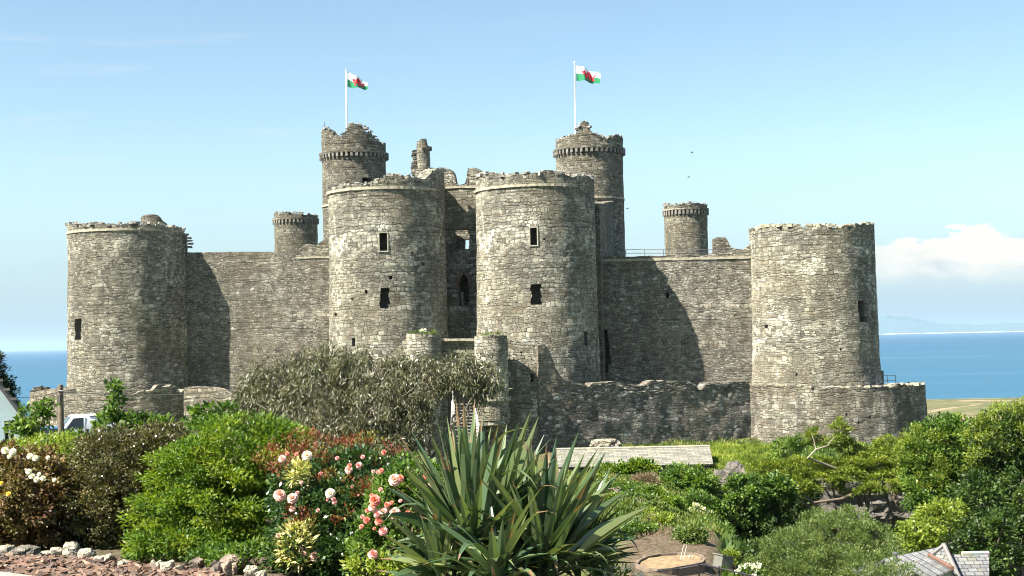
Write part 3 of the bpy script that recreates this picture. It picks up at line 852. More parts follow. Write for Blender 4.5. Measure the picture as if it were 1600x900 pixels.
def inside(x, y, poly):
    c = False
    j = len(poly) - 1
    for i in range(len(poly)):
        (xi, yi), (xj, yj) = poly[i], poly[j]
        if (yi > y) != (yj > y) and x < (xj - xi) * (y - yi) / (yj - yi) + xi: c = not c
        j = i
    return c
def flagpole(x, y0, y1, Y, top, fly, label, ph):
    b = W(x + 1, y1, Y); tp = W(x, y0, Y)
    root = thing('flagpole', label, 'flagpole', b, 'white flagpoles on the gatehouse turrets')
    MB().tube([b, b.lerp(tp, 0.5), tp], [0.095, 0.085, 0.07], 10).build('pole', MS['white_paint'], root, smooth=60)
    MB().tube([tp, tp + Vector((0, 0, 0.06)), tp + Vector((0, 0, 0.16)), tp + Vector((0, 0, 0.2))], [0.05, 0.12, 0.1, 0.02], 10).build('finial', MS['white_paint'], root, smooth=60)
    (hx, ht, hb), (fx, ft, fb) = top, fly
    NU, NV = 84, 48
    def pt(u, v):                                       # v: 0 bottom, 1 top
        px = hx + (fx - hx) * u
        e = u ** 1.15
        yt = ht + (ft - ht) * e; yb = hb + (fb - hb) * (u ** 1.6)
        yb += 1.4 * math.sin(u * PI) * 0.5
        p = W(px, yb + (yt - yb) * v, Y)
        p.y += 0.34 * math.sin(u * 8.5 + ph + v * 0.7) * min(1, u * 3) - 0.15 * u
        p.z += 0.05 * math.sin(u * 12 + ph * 2)
        return p
    G = [[pt(i / NU, j / NV) for j in range(NV + 1)] for i in range(NU + 1)]
    mb = MB(); me_ = MB()
    for i in range(NU):
        for j in range(NV):
            q = [G[i][j], G[i + 1][j], G[i + 1][j + 1], G[i][j + 1]]
            u, v = (i + .5) / NU, (j + .5) / NV
            mb.add(q, [(0, 1, 2, 3)], 0 if v > 0.5 else 1)
            if inside((u - 0.07) / 0.86, v, DRAGON):
                for s_ in (-1, 1): me_.add([p + Vector((0, s_ * 0.018, 0)) for p in q], [(0, 1, 2, 3)])
    fl = mb.build('flag', [M_white_flag, M_green_flag], root)
    me_.build('dragon_emblem', M_red_flag, fl)
    return root
flagpole(541, 111, 216, 146.0, (543, 112.5, 136.5), (575, 130.5, 139.5), 'white flagpole with drooping white and green flag on the left stair turret', 0.6)
flagpole(898, 99, 214, 144.0, (900.5, 102, 125.5), (937.5, 116.5, 132), 'taller white flagpole with flag flying wider on the right stair turret', 1.9)
M_metal = plain('grey_metal', (0.18, 0.18, 0.18), 0.5, 0.6)
m_ = thing('aerial_mast', 'thin dark aerial mast on the left rim of the left stair turret', 'aerial', W(507, 212, 145.5))
MB().tube([W(507.5, 212, 145.5), W(507, 190, 145.5)], [0.05, 0.03], 6).build('mast', M_metal, m_)
MB().tube([W(505.5, 196, 145.5), W(508.5, 196, 145.5)], 0.03, 6).build('crossbar', M_metal, m_)
def railing(pts, Y, h, label, n, rails, mat, group=None, r=0.035):
    base = [W(px, py, Y if not isinstance(Y, (tuple, list)) else yy) for (px, py), yy in zip(pts, Y if isinstance(Y, (tuple, list)) else [Y] * len(pts))]
    root = thing('railing', label, 'railing', base[0], group)
    def at(t):
        k = t * (len(base) - 1); i = min(int(k), len(base) - 2); return base[i].lerp(base[i + 1], k - i)
    for i in range(n):
        p = at(i / (n - 1)); MB().tube([p, p + Vector((0, 0, h))], r, 6).build('post', mat, root)
    for q in rails:
        MB().tube([b + Vector((0, 0, h * q)) for b in base], r * 0.85, 6).build('rail', mat, root)
    return root
railing([(978, 400), (1037, 400), (1118, 400)], 136.0, 0.62, 'thin metal railing along the right curtain wall top', 5, (1.0, 0.45), M_metal)
railing([(1352, 603), (1380, 603), (1400, 603)], (122.0, 124.5, 126.0), 0.95, 'small metal railing on the bastion beside the right tower', 4, (1.0, 0.5), M_metal, r=0.03)
# wooden entrance stairs
M_pale_wood = plain('weathered_white_wood', (0.36, 0.33, 0.28), 0.7, var=0.15, scale=3)
M_tread = plain('grey_stair_wood', (0.20, 0.18, 0.15), 0.8, var=0.2, scale=3)
st = thing('entrance_stairs', 'pale timber stairs half hidden behind the drooping tree', 'stairs', W(728, 695, 100))
a0, a1 = W(706, 700, 99), W(708, 626, 104); b0, b1 = W(750, 700, 99), W(741, 632, 104)
for (p, q) in ((a0, a1), (b0, b1)):
    MB().tube([p, q], 0.14, 4).build('stringer', M_pale_wood, st)
for (p, q) in ((a0, a1), (b0, b1)):
    MB().tube([p + Vector((0, 0, 1.0)), q + Vector((0, 0, 0.6))], 0.06, 6).build('handrail', M_pale_wood, st)
    for t in (0.1, 0.5, 0.95): c = p.lerp(q, t); MB().tube([c, c + Vector((0, 0, 0.9))], 0.07, 4).build('post', M_pale_wood, st)
for i in range(14):
    t = (i + .5) / 14; l = a0.lerp(a1, t); r_ = b0.lerp(b1, t); c = (l + r_) / 2
    MB().box(c, ((r_ - l).length, 0.28, 0.07)).build('tread', M_tread, st)
# ================================================================ land, sea, far coast
EXT = [(200, -22), (330, -60), (700, -62.6), (1235, -63), (1400, -66.5), (3000, -72), (60000, -90)]
PROF = [
    (-900, [(0, -1.65), (14, -1.7), (18, -2.6), (40, -4.2), (60, -5.2), (80, -6.0), (110, -7.2), (130, -9)]),
    (0,    [(0, -1.65), (14, -1.7), (18, -2.6), (40, -4.2), (60, -5.2), (80, -6.0), (110, -6.9), (125, -7.0), (150, -8)]),
    (350,  [(0, -1.65), (14, -1.7), (18, -2.8), (40, -4.8), (60, -6.0), (80, -6.6), (110, -7.2), (125, -7.0), (188, -7.0)]),
    (600,  [(0, -1.65), (13.5, -1.7), (18, -3.4), (40, -6.2), (60, -7.6), (90, -9.2), (108, -10.2), (114, -9.0), (122, -7.2), (188, -7.0)]),
    (850,  [(0, -1.65), (10.2, -1.7), (12, -3.2), (22, -5.4), (38, -6.2), (60, -7.6), (90, -9.3), (97, -9.6), (105, -9.4), (111, -9.0), (116, -8.9), (121, -7.4), (188, -7.0)]),
    (985,  [(0, -1.65), (9.3, -1.7), (11, -3.2), (22, -5.2), (33, -6.05), (42.4, -6.15), (42.6, -6.1), (48, -6.55), (70, -8.0), (90, -9.3), (97, -9.6), (105, -9.2), (111, -9.0), (118, -8.95), (124, -7.4), (188, -7.0)]),
    (1100, [(0, -1.65), (8.6, -1.7), (10.5, -3.4), (22, -5.4), (33, -6.15), (42.4, -6.25), (50, -7.2), (70, -9.0), (88, -10.6), (97, -9.7), (104, -9.25), (112, -8.95), (120, -9.1), (126, -7.4), (188, -7.0)]),
    (1180, [(0, -1.65), (8.2, -1.7), (10.5, -3.8), (22, -6.2), (40, -8.2), (70, -12.2), (88, -13.2), (93, -12.6), (97, -9.6), (103, -9.2), (112, -9.0), (120, -9.3), (126, -7.4), (188, -7.0)]),
    (1320, [(0, -1.65), (8, -1.7), (11, -4.2), (25, -7.8), (60, -13), (88, -14.4), (93, -13.4), (97, -10.6), (104, -9.8), (112, -9.4), (119, -9.5), (126, -7.6), (188, -7.0)]),
    (1460, [(0, -1.65), (8, -1.7), (11, -4.2), (25, -7.8), (60, -13.4), (90, -14.6), (105, -12.5), (120, -10), (150, -10)]),
    (1700, [(0, -1.65), (8, -1.7), (11, -4.2), (25, -7.8), (60, -13.4), (90, -14.6), (110, -14.5), (135, -16)]),
    (2600, [(0, -1.65), (8, -1.7), (11, -4.2), (25, -7.8), (60, -13.4), (90, -14.6), (110, -16), (135, -18)]),
]
PX = np.array([p[0] for p in PROF], float)
PY = [np.array([q[0] for q in p[1] + EXT if True], float) for p in PROF]
PZ = [np.array([q[1] for q in p[1] + EXT], float) for p in PROF]
def H(x, y, bump=True):
    x = np.asarray(x, float); y = np.asarray(y, float)
    yy = np.maximum(y, 0.5)
    px = np.clip(800 + F * x / np.maximum(yy, 4.0), PX[0], PX[-1])
    Zs = np.stack([np.interp(yy, PY[i], PZ[i]) for i in range(len(PROF))])
    k = np.clip(np.searchsorted(PX, px) - 1, 0, len(PX) - 2)
    t = (px - PX[k]) / (PX[k + 1] - PX[k]); t = t * t * (3 - 2 * t)
    idx = np.indices(k.shape) if k.ndim else ()
    if k.ndim == 0: z = Zs[k] * (1 - t) + Zs[k + 1] * t
    else: z = np.take_along_axis(Zs, k[None], 0)[0] * (1 - t) + np.take_along_axis(Zs, (k + 1)[None], 0)[0] * t
    if bump:
        s = np.clip((yy - 12) / 30, 0, 1) * np.clip((1100 - yy) / 600, 0, 1)
        z = z + s * (0.16 * np.sin(x * 0.9 + 0.4 * y) * np.sin(y * 0.7 - 0.3 * x) + 0.10 * np.sin(2.3 * x + 1.1 * y) + 0.07 * np.sin(3.1 * y - 1.7 * x))
        d = np.clip((yy - 600) / 300, 0, 1) * np.clip((1240 - yy) / 120, 0, 1)
        z = z + d * (1.6 * np.sin(x * 0.021 + y * 0.013) + 1.4 * np.sin(x * 0.05 - y * 0.027) + 0.8 * np.sin(0.11 * x + 0.06 * y))
        z = z + d * 5.5 * np.clip((px - 1440) / 170, 0, 1.6) * np.exp(-((yy - 1120) / 130.0) ** 2)
    return z
def Hf(x, y): return float(H(np.array([x]), np.array([y]))[0])
def ground_at(px, Y):
    x = W(px, 600, Y).x
    return Vector((x, Y, Hf(x, Y)))

ys = np.concatenate([np.linspace(-6, 8, 15), np.linspace(8.25, 14, 24), np.geomspace(14.4, 200, 150), np.geomspace(206, 1450, 90), np.geomspace(1500, 60000, 12)])
us = np.linspace(-1.05, 0.95, 240)
gv = []
for y in ys:
    sx = np.maximum(y, 6.0) + 4.0
    x = us * sx
    z = H(x, np.full_like(x, y))
    gv.append(np.stack([x, np.full_like(x, y), z], 1))
gv = np.concatenate(gv); nx = len(us)
faces = [(j * nx + i, j * nx + i + 1, (j + 1) * nx + i + 1, (j + 1) * nx + i) for j in range(len(ys) - 1) for i in range(nx - 1)]
m, k, bs, out = new_mat('ground')
geo = k.n('ShaderNodeNewGeometry')
pos = geo.outputs['Position']; gx, gy, gz = k.sep(pos)
n1 = k.noise(pos, 0.35, 6.0, 0.65); n2 = k.noise(pos, 6.0, 5.0, 0.7)
grass = k.ramp(n2, [(0.3, (0.035, 0.055, 0.012)), (0.6, (0.10, 0.13, 0.03)), (0.85, (0.20, 0.18, 0.07))])
soil = k.ramp(n2, [(0.3, (0.05, 0.036, 0.025)), (0.55, (0.12, 0.088, 0.06)), (0.8, (0.21, 0.16, 0.11))])
sm = k.step(n1, 0.40, 0.60)
near = k.mix(k.m('MULTIPLY', sm, 0.75), grass, soil)
pgx = k.m('DIVIDE', gx, k.m('MAXIMUM', gy, 5.0))
patio = k.m('MULTIPLY', k.m('MULTIPLY', k.step(gy, 30.0, 36.0), k.step(gy, 55.0, 49.0)), k.m('MULTIPLY', k.step(pgx, 0.06, 0.085), k.step(pgx, 0.155, 0.135)))
near = k.mix(k.m('MULTIPLY', patio, 0.9), near, soil)
gard = k.step(gy, 14.5, 13.0)
near = k.mix(k.m('MULTIPLY', gard, 0.8), near, k.ramp(n2, [(0.3, (0.05, 0.038, 0.028)), (0.7, (0.13, 0.10, 0.07))]))
dn = k.noise(pos, 0.012, 6.0, 0.62); dn2 = k.noise(pos, 0.06, 5.0, 0.65)
sand = k.ramp(dn2, [(0.3, (0.20, 0.145, 0.09)), (0.7, (0.34, 0.255, 0.165))])
dgrass = k.ramp(dn2, [(0.35, (0.055, 0.07, 0.025)), (0.7, (0.16, 0.145, 0.07))])
dune = k.mix(k.step(k.m('ADD', dn, k.m('ADD', k.m('MULTIPLY', k.step(gx, 430.0, 560.0), -0.10), k.m('MULTIPLY', k.step(gy, 1150.0, 700.0), 0.08))), 0.36, 0.50), sand, dgrass)
k.link(k.mix(k.step(gy, 230.0, 420.0), near, dune), bs.inputs['Base Color'])
bs.inputs['Roughness'].default_value = 0.95; bs.inputs['Specular IOR Level'].default_value = 0.15
bp = k.n('ShaderNodeBump'); bp.inputs['Strength'].default_value = 0.7; bp.inputs['Distance'].default_value = 0.12
k.link(n2, bp.inputs['Height']); k.link(bp.outputs[0], bs.inputs['Normal'])
g = MB(); g.v = [tuple(p) for p in gv]; g.f = faces; g.m = [0] * len(faces)
ground = g.build('ground', m, smooth=60)
tag(ground, 'ground falling from the garden to a rocky valley, castle plateau and sandy dunes', kind='structure')

m, k, bs, out = new_mat('sea_water')
geo = k.n('ShaderNodeNewGeometry'); pos = geo.outputs['Position']
px_, py_, pz_ = k.sep(pos)
lg = k.m('LOGARITHM', py_, 2.718)
bands = k.noise(k.xyz(k.m('DIVIDE', k.m('MULTIPLY', px_, 2.2), py_), k.m('MULTIPLY', lg, 16.0)), 1.0, 5.0, 0.6)
wv = k.noise(k.vm('MULTIPLY', pos, (0.03, 0.09, 1.0)), 1.0, 6.0, 0.7)
far_ = k.step(py_, 1500.0, 9000.0)
c0 = k.mix(far_, (0.022, 0.088, 0.145), (0.011, 0.062, 0.128))
c0 = k.mix(k.m('MULTIPLY', k.step(bands, 0.48, 0.72), 0.55), c0, (0.04, 0.125, 0.195))
k.link(c0, bs.inputs['Base Color'])
bs.inputs['Roughness'].default_value = 0.42; bs.inputs['Specular IOR Level'].default_value = 0.22
bp = k.n('ShaderNodeBump'); bp.inputs['Strength'].default_value = 0.6; bp.inputs['Distance'].default_value = 2.0
k.link(wv, bp.inputs['Height']); k.link(bp.outputs[0], bs.inputs['Normal'])
sea = MB().add([(-70000, 1150, -65), (70000, 1150, -65), (70000, 62000, -65), (-70000, 62000, -65)], [(0, 1, 2, 3)]).build('sea', m)
tag(sea, 'calm blue sea behind the castle reaching the horizon', kind='structure')

# far coast across the bay
RIDGE = [(930, 516), (980, 511), (1050, 506), (1200, 500), (1300, 497), (1365, 497), (1385, 494), (1410, 495), (1430, 498), (1447, 502), (1470, 505), (1490, 505.5), (1505, 505), (1520, 507), (1535, 507.5), (1550, 505.5), (1575, 504), (1600, 505), (1680, 500), (1800, 505), (1900, 512), (1960, 515)]
YH = 38000.0
cols_ = np.linspace(930, 1960, 207)
mb = MB(); rr_ = []
for px in cols_:
    top = W(px, interp(RIDGE, px), YH + 1500)
    hgt = top.z + 65
    x = top.x
    row = []
    for t, q in ((0, 0.0), (0.2, 0.12), (0.45, 0.45), (0.75, 0.85), (1.0, 1.0), (1.5, 0.7), (2.4, -0.1)):
        y = YH + 1500 * t
        hh = hgt * q
        if 0 < q: hh *= 1 + 0.10 * noise.noise(Vector((x * 0.0011, y * 0.0015, 0))) + 0.05 * noise.noise(Vector((x * 0.004, y * 0.004, 3)))
        row.append((x * y / (YH + 1500), y, -66.0 + max(hh, -5) + (0.5 if t == 0 else 0)))
    rr_.append(row)
nn = len(rr_[0])
mb.add([p for r in rr_ for p in r], [(i * nn + j, (i + 1) * nn + j, (i + 1) * nn + j + 1, i * nn + j + 1) for i in range(len(rr_) - 1) for j in range(nn - 1)])
hills = mb.build('hills', plain('far_heath', (0.055, 0.10, 0.085), 0.95, var=0.4, scale=0.004), smooth=60)
tag(hills, 'long low hills across the bay', kind='structure')
rng = random.Random(12); mb = MB()
for i in range(330):
    c_ = rng.choice([1390, 1395, 1470, 1500, 1530, 1560, 1600, 1640, None, None])
    px = rng.gauss(c_, 12) if c_ else rng.uniform(1100, 1700)
    d = rng.uniform(-140, 60); p = W(px, 515, YH + d)
    if rng.random() < 0.12: d = 500; p = W(px, 512, YH + d)
    mb.box((p.x, YH + d, -60 + (26 if d > 300 else 0)), (rng.uniform(35, 120), 20, rng.uniform(14, 32)), mi=0)
o = mb.build('shore_houses', plain('whitewash', (0.82, 0.80, 0.74), 0.8, var=0.05, scale=0.01))
tag(o, 'pale strip of houses along the far shore', kind='stuff')
mb = MB()
p0 = W(1000, 516, YH - 260); p1 = W(1950, 516, YH - 260)
mb.box(((p0.x + p1.x) / 2, YH - 250, -65.5), (p1.x - p0.x, 240, 7))
o = mb.build('far_beach', plain('pale_sand', (0.78, 0.74, 0.64), 0.9, var=0.06, scale=0.01)); tag(o, 'pale beach under the far hills', kind='structure')

# ================================================================ rocks
def rock_mat(name, col):
    m, k, bs, out = new_mat(name)
    tcn = k.n('ShaderNodeTexCoord'); p = tcn.outputs['Object']
    n1 = k.noise(p, 0.9, 6.0, 0.65); n2 = k.noise(p, 6.0, 5.0, 0.7)
    vo = k.n('ShaderNodeTexVoronoi', feature='DISTANCE_TO_EDGE'); vo.inputs['Scale'].default_value = 0.9
    k.link(k.vm('MULTIPLY', k.vm('ADD', p, k.vm('MULTIPLY', k.noise(p, 1.2, 3.0, 0.5, out=1), (0.8, 0.8, 0.8))), (0.8, 0.8, 1.8)), vo.inputs['Vector'])
    crack = k.step(vo.outputs['Distance'], 0.0, 0.07)
    c = k.ramp(n1, [(0.3, tuple(q * 0.55 for q in col)), (0.55, col), (0.75, tuple(min(1, q * 1.35) for q in col))])
    c = k.mix(0.6, c, k.ramp(n2, [(0.3, (0.55, 0.55, 0.55)), (0.7, (1.3, 1.28, 1.22))]), 'MULTIPLY')
    c = k.mix(k.m('MULTIPLY', k.m('SUBTRACT', 1.0, crack), 0.7), c, (0.05, 0.045, 0.04))
    k.link(c, bs.inputs['Base Color']); bs.inputs['Roughness'].default_value = 0.9
    h = k.m('ADD', k.m('MULTIPLY', crack, 0.6), n2)
    bp = k.n('ShaderNodeBump'); bp.inputs['Distance'].default_value = 0.15; k.link(h, bp.inputs['Height']); k.link(bp.outputs[0], bs.inputs['Normal'])
    return m
M_ROCK = rock_mat('grey_rock', (0.15, 0.135, 0.112))
M_PALE = rock_mat('pale_border_rock', (0.38, 0.345, 0.26))
M_BROWNROCK = rock_mat('brown_rock', (0.27, 0.21, 0.16))
def rock(name, c, size, mat, seed, sub=3, amp=0.35, label=None, group=None, parent=None, rotz=0.0, freq=1.6):
    bm = bmesh.new(); bmesh.ops.create_icosphere(bm, subdivisions=sub, radius=1.0)
    off = Vector((seed * 3.7, seed * 1.3, seed * 0.7))
    rot = Matrix.Rotation(rotz, 3, 'Z')
    for v in bm.verts:
        d = v.co.normalized()
        q = Vector([math.copysign(abs(c_) ** 0.72, c_) for c_ in d])
        s = 1 + amp * noise.noise(d * freq + off) + amp * 0.5 * noise.noise(d * freq * 2.6 + off) + amp * 0.25 * noise.noise(d * freq * 6 + off)
        p = Vector((q.x * size[0], q.y * size[1], q.z * size[2])) * s
        v.co = rot @ p + Vector(c)
    mb = MB(); mb.v = [tuple(v.co) for v in bm.verts]; mb.f = [tuple(v.index for v in f.verts) for f in bm.faces]; mb.m = [0] * len(mb.f); bm.free()
    o = mb.build(name, mat, parent, smooth=35)
    if label: tag(o, label, 'rock', group)
    return o
rock('rock_outcrop', W(1322, 788, 93.5), (4.3, 1.8, 1.55), M_ROCK, 1, 5, 0.35, 'broad grey rock outcrop under the spreading pine, below the bastion')
rock('rock_outcrop', W(1148, 772, 94.5), (1.5, 1.3, 1.7), M_ROCK, 2, 5, 0.35, 'tall grey rock face beside the end of the long stone roof')
rock('rock_outcrop', W(945, 694, 108.3), (1.15, 0.7, 0.42), M_PALE, 3, 4, 0.25, 'single pale boulder lying at the foot of the dark wall')
rock('rock_outcrop', W(1010, 846, 44.6), (0.7, 0.5, 0.22), M_BROWNROCK, 5, 4, 0.4, 'brown stony lump on the bare bank above the timber edging')

# ================================================================ long roof below the wall
def slate_mat(name, cols, w_=0.45, h_=0.24, moss=0.3, jit=0.4):
    m, k, bs, out = new_mat(name)
    uvn = k.n('ShaderNodeUVMap'); uvn.uv_map = 'UVMap'
    br = k.n('ShaderNodeTexBrick'); k.link(uvn.outputs[0], br.inputs['Vector'])
    br.inputs['Scale'].default_value = 1.0; br.inputs['Brick Width'].default_value = w_; br.inputs['Row Height'].default_value = h_
    br.inputs['Mortar Size'].default_value = 0.012; br.inputs['Mortar Smooth'].default_value = 0.3; br.inputs['Bias'].default_value = 0.0
    br.inputs['Color1'].default_value = cols[0] + (1,); br.inputs['Color2'].default_value = cols[1] + (1,); br.inputs['Mortar'].default_value = tuple(c * 0.25 for c in cols[0]) + (1,)
    n1 = k.noise(uvn.outputs[0], 2.6, 6.0, 0.7); n2 = k.noise(uvn.outputs[0], 14.0, 4.0, 0.7)
    c = k.mix(0.7, br.outputs['Color'], k.ramp(n2, [(0.3, (0.6, 0.6, 0.6)), (0.7, (1.35, 1.35, 1.3))]), 'MULTIPLY')
    c = k.mix(k.m('MULTIPLY', k.step(n1, 0.48, 0.66), moss), c, (0.30, 0.29, 0.12))
    k.link(c, bs.inputs['Base Color']); bs.inputs['Roughness'].default_value = 0.8
    _, fv, _ = k.sep(uvn.outputs[0])
    saw = k.m('FRACT', k.m('DIVIDE', fv, h_))
    h = k.m('ADD', k.m('MULTIPLY', saw, -0.8), k.m('ADD', k.m('MULTIPLY', br.outputs['Fac'], -0.6), k.m('MULTIPLY', n2, 0.6)))
    bp = k.n('ShaderNodeBump'); bp.inputs['Distance'].default_value = 0.035; k.link(h, bp.inputs['Height']); k.link(bp.outputs[0], bs.inputs['Normal'])
    return m
def slab(a, b, c, d, th, mat, name, parent):
    """roof slab with corners a (left eave) b (right eave) c (right ridge) d (left ridge); UV in metres"""
    a, b, c, d = (Vector(p) for p in (a, b, c, d))
    n = (b - a).cross(d - a).normalized()
    if n.z < 0: n = -n
    t = (b - a).normalized(); s_ = (n.cross(t)).normalized()
    if s_.z < 0: s_ = -s_
    top = [a, b, c, d]; bot = [p - n * th for p in top]
    mb = MB().add(top + bot, [(0, 1, 2, 3), (7, 6, 5, 4), (0, 4, 5, 1), (1, 5, 6, 2), (2, 6, 7, 3), (3, 7, 4, 0)])
    uv = [((p - a).dot(t), (p - a).dot(s_)) for p in top + bot]
    return mb.build(name, mat, parent, uv=uv)
M_SLATE_PALE = slate_mat('mossy_stone_slates', ((0.12, 0.118, 0.10), (0.235, 0.23, 0.195)), 0.62, 0.30, 0.38)
M_SLATE_GREY = slate_mat('grey_slates', ((0.10, 0.102, 0.106), (0.18, 0.184, 0.19)), 0.26, 0.17, 0.22)
M_RUBBLE = masonry_mat('shed_rubble', 0.4, 0.2, seed=11.0)
ea, eb = W(872, 729, 98.0), W(1114.5, 726, 98.0)
zr = W(1109, 698, 101.2).z
ra, rb_ = Vector((W(868, 700, 101.2).x, 101.2, zr)), Vector((W(1109, 698, 101.2).x, 101.2, zr))
shed = thing('stone_shed', 'long low building with mossy stone roof at the foot of the dark wall', 'building', ((ea.x + eb.x) / 2, 99, -10))
ze = (ea.z + eb.z) / 2; ea.z = eb.z = ze
slab(ea, eb, rb_, ra, 0.12, M_SLATE_PALE, 'roof', shed)
ba_, bb_ = Vector((ra.x, 104.0, ze)), Vector((rb_.x, 104.0, ze))
slab(bb_, ba_, ra + Vector((0, 0.01, 0)), rb_ + Vector((0, 0.01, 0)), 0.12, M_SLATE_PALE, 'roof', shed)
MB().tube([ra + Vector((0, 0, 0.03)), rb_ + Vector((0, 0, 0.03))], 0.10, 6).build('ridge', MS['coping'], shed)
fw = Flat((ea.x + 0.3, 98.45), (eb.x - 0.3, 98.45))
mbw = MB(); x0, x1 = ea.x + 0.3, eb.x - 0.35
mbw.box(((x0 + x1) / 2, 98.55, (ze - 11) / 2 - 0.12), (x1 - x0, 0.3, ze + 11 - 0.2)); mbw.box(((x0 + x1) / 2, 103.6, (ze - 11) / 2 - 0.12), (x1 - x0, 0.3, ze + 11 - 0.2))
for xx in (x0, x1):
    mbw.poly_prism([(xx - 0.15, 98.7, -11), (xx - 0.15, 103.45, -11), (xx - 0.15, 103.45, ze - 0.2), (xx - 0.15, 101.2, zr - 0.22), (xx - 0.15, 98.7, ze - 0.2)], (0.3, 0, 0))
mbw.build('wall', plain('shed_wall_stone', (0.22, 0.20, 0.17), 0.9, var=0.4, scale=2.5, bump=0.03), shed)
for px in (890, 925, 965):
    p = W(px, 742, 98.38); MB().box((p.x, 98.38, ze - 0.75), (0.7, 0.06, 0.8)).build('window', plain('dark_glass', (0.02, 0.022, 0.025), 0.1), shed)

# ================================================================ house with hipped slate roof, bottom right
hr = thing('slate_roof_house', 'house roof of grey slates with hipped peak at the lower right corner', 'house', W(1480, 960, 40))
pk = W(1475, 853, 40.0)
M_RIDGE = plain('grey_ridge_tile', (0.17, 0.16, 0.145), 0.8, var=0.2, scale=3)
M_TERRA = plain('terracotta_ridge', (0.14, 0.075, 0.05), 0.8, var=0.25, scale=4)
el = W(1382, 927, 39.0); er = W(1515, 935, 37.6); er.z = el.z
bk = Vector((pk.x + 0.2, 44.0, el.z))
for (a, b) in ((el, er), (Vector((el.x, 43.5, el.z)), el)):
    a2, b2 = Vector(a), Vector(b)
    n = (b2 - a2).cross(pk - a2).normalized()
    if n.z < 0: n = -n
    t = (b2 - a2).normalized(); s_ = n.cross(t); s_ = s_ if s_.z > 0 else -s_
    vs = [a2, b2, pk] + [p - n * 0.06 for p in (a2, b2, pk)]
    MB().add(vs, [(0, 1, 2), (5, 4, 3), (0, 3, 4, 1), (1, 4, 5, 2), (2, 5, 3, 0)]).build('roof', M_SLATE_GREY, hr, uv=[((p - a2).dot(t), (p - a2).dot(s_)) for p in vs])
for e in (el, er): MB().tube([e + Vector((0, 0, 0.02)), pk + Vector((0, 0, 0.03))], 0.06, 6).build('hip_ridge', M_RIDGE, hr)
MB().tube([pk + Vector((0, 0, -0.05)), pk + Vector((0, 0, 0.08))], [0.1, 0.06], 8).build('ridge_cap', M_RIDGE, hr)
# rear wing, ridge running right
r0, r1 = W(1492, 866.5, 40.2), W(1545.5, 866.5, 40.2); f0, f1 = W(1476, 935, 38.4), W(1545.5, 935, 38.4); f0.z = f1.z = (f0.z + f1.z) / 2; r1.z = r0.z
r0.x -= 0.35
slab(f0, f1, r1, r0, 0.07, M_SLATE_GREY, 'roof', hr)
slab(Vector((r1.x, 42.4, f0.z)), Vector((r0.x, 42.4, f0.z)), r0 + Vector((0, .01, 0)), r1 + Vector((0, .01, 0)), 0.07, M_SLATE_GREY, 'roof', hr)
x_ = r0.x + 0.55; rng = random.Random(2)
while x_ < r1.x - 0.1:
    L_ = min(0.30, r1.x - x_); MB().tube([(x_, 40.2, r0.z + 0.02), (x_ + L_ - 0.012, 40.2, r0.z + 0.02)], 0.07, 6).build('ridge_tile', plain('pale_ridge_tile', tuple(c * rng.uniform(0.75, 1.1) for c in (0.36, 0.35, 0.33)), 0.8), hr); x_ += 0.30
# small front gable with red ridge
g0 = W(1471.5, 880, 37.9); g1 = W(1447, 906, 37.0); g2 = W(1502, 912, 37.0)
g2.z = g1.z
gb = Vector((g0.x + 0.05, 39.2, g0.z))
slab(g1, Vector((g1.x + 0.05, 39.2, g1.z)), gb, Vector((g0.x, 37.0, g0.z)), 0.05, M_SLATE_GREY, 'dormer_roof', hr)
slab(Vector((g2.x + 0.05, 39.2, g2.z)), g2, Vector((g0.x + .01, 37.0, g0.z)), gb + Vector((.01, 0, 0)), 0.05, M_SLATE_GREY, 'dormer_roof', hr)
MB().tube([Vector((g0.x, 36.98, g0.z + .02)), gb + Vector((0, 0, .02))], 0.06, 6).build('dormer_ridge', M_TERRA, hr)
MB().poly_prism([Vector((g0.x, 37.1, g0.z - 0.08)), Vector((g1.x + 0.1, 37.1, g1.z - 0.02)), Vector((g1.x + 0.1, 37.1, g1.z - 1.0)), Vector((g2.x - 0.1, 37.1, g1.z - 1.0)), Vector((g2.x - 0.1, 37.1, g1.z - 0.02))], (0, 0.2, 0)).build('dormer_wall', plain('cream_render', (0.55, 0.50, 0.40), 0.8), hr)
MB().box(((el.x + f1.x) / 2 + 0.1, 40.7, el.z - 1.9), (f1.x - el.x - 0.4, 3.2, 3.7)).build('wall', plain('house_render', (0.45, 0.42, 0.36), 0.85), hr)
pp = W(1398.5, 866, 41.0); pb = Vector((pp.x, 41.0, Hf(pp.x, 41.0)))
vp = thing('flue_pipe', 'thin grey flue pipe with cap standing left of the slate roof', 'pipe', pb)
MB().tube([pb, pp], 0.065, 12).build('pipe', M_metal, vp, smooth=40)
MB().tube([pp, pp + Vector((0, 0, .04)), pp + Vector((0, 0, .07))], [.09, .09, .03], 12).build('cap', M_metal, vp, smooth=40)

# ================================================================ patio bottom centre
M_timber = plain('dark_timber', (0.07, 0.05, 0.035), 0.8, var=0.3, scale=3)
M_black = plain('black_paint', (0.015, 0.015, 0.017), 0.4)
M_straw = plain('dry_straw_soil', (0.21, 0.145, 0.075), 0.95, var=0.45, scale=5, bump=0.05)
M_concrete = plain('pale_concrete', (0.27, 0.25, 0.20), 0.9, var=0.25, scale=2.0, bump=0.01)
q0, q1 = W(985, 861, 42.3), W(1099, 853, 42.8)
o = MB().box((q0 + q1) / 2 + Vector((0, 0, -0.12)), ((q1 - q0).length, 0.12, 0.42), Matrix.Rotation(math.atan2(q1.y - q0.y, q1.x - q0.x), 3, 'Z') @ Matrix.Rotation(-math.atan2(q1.z - q0.z, q1.x - q0.x), 3, 'Y')).build('timber_edging', M_timber)
tag(o, 'dark timber board holding back the bare bank above the oval bed', 'edging')
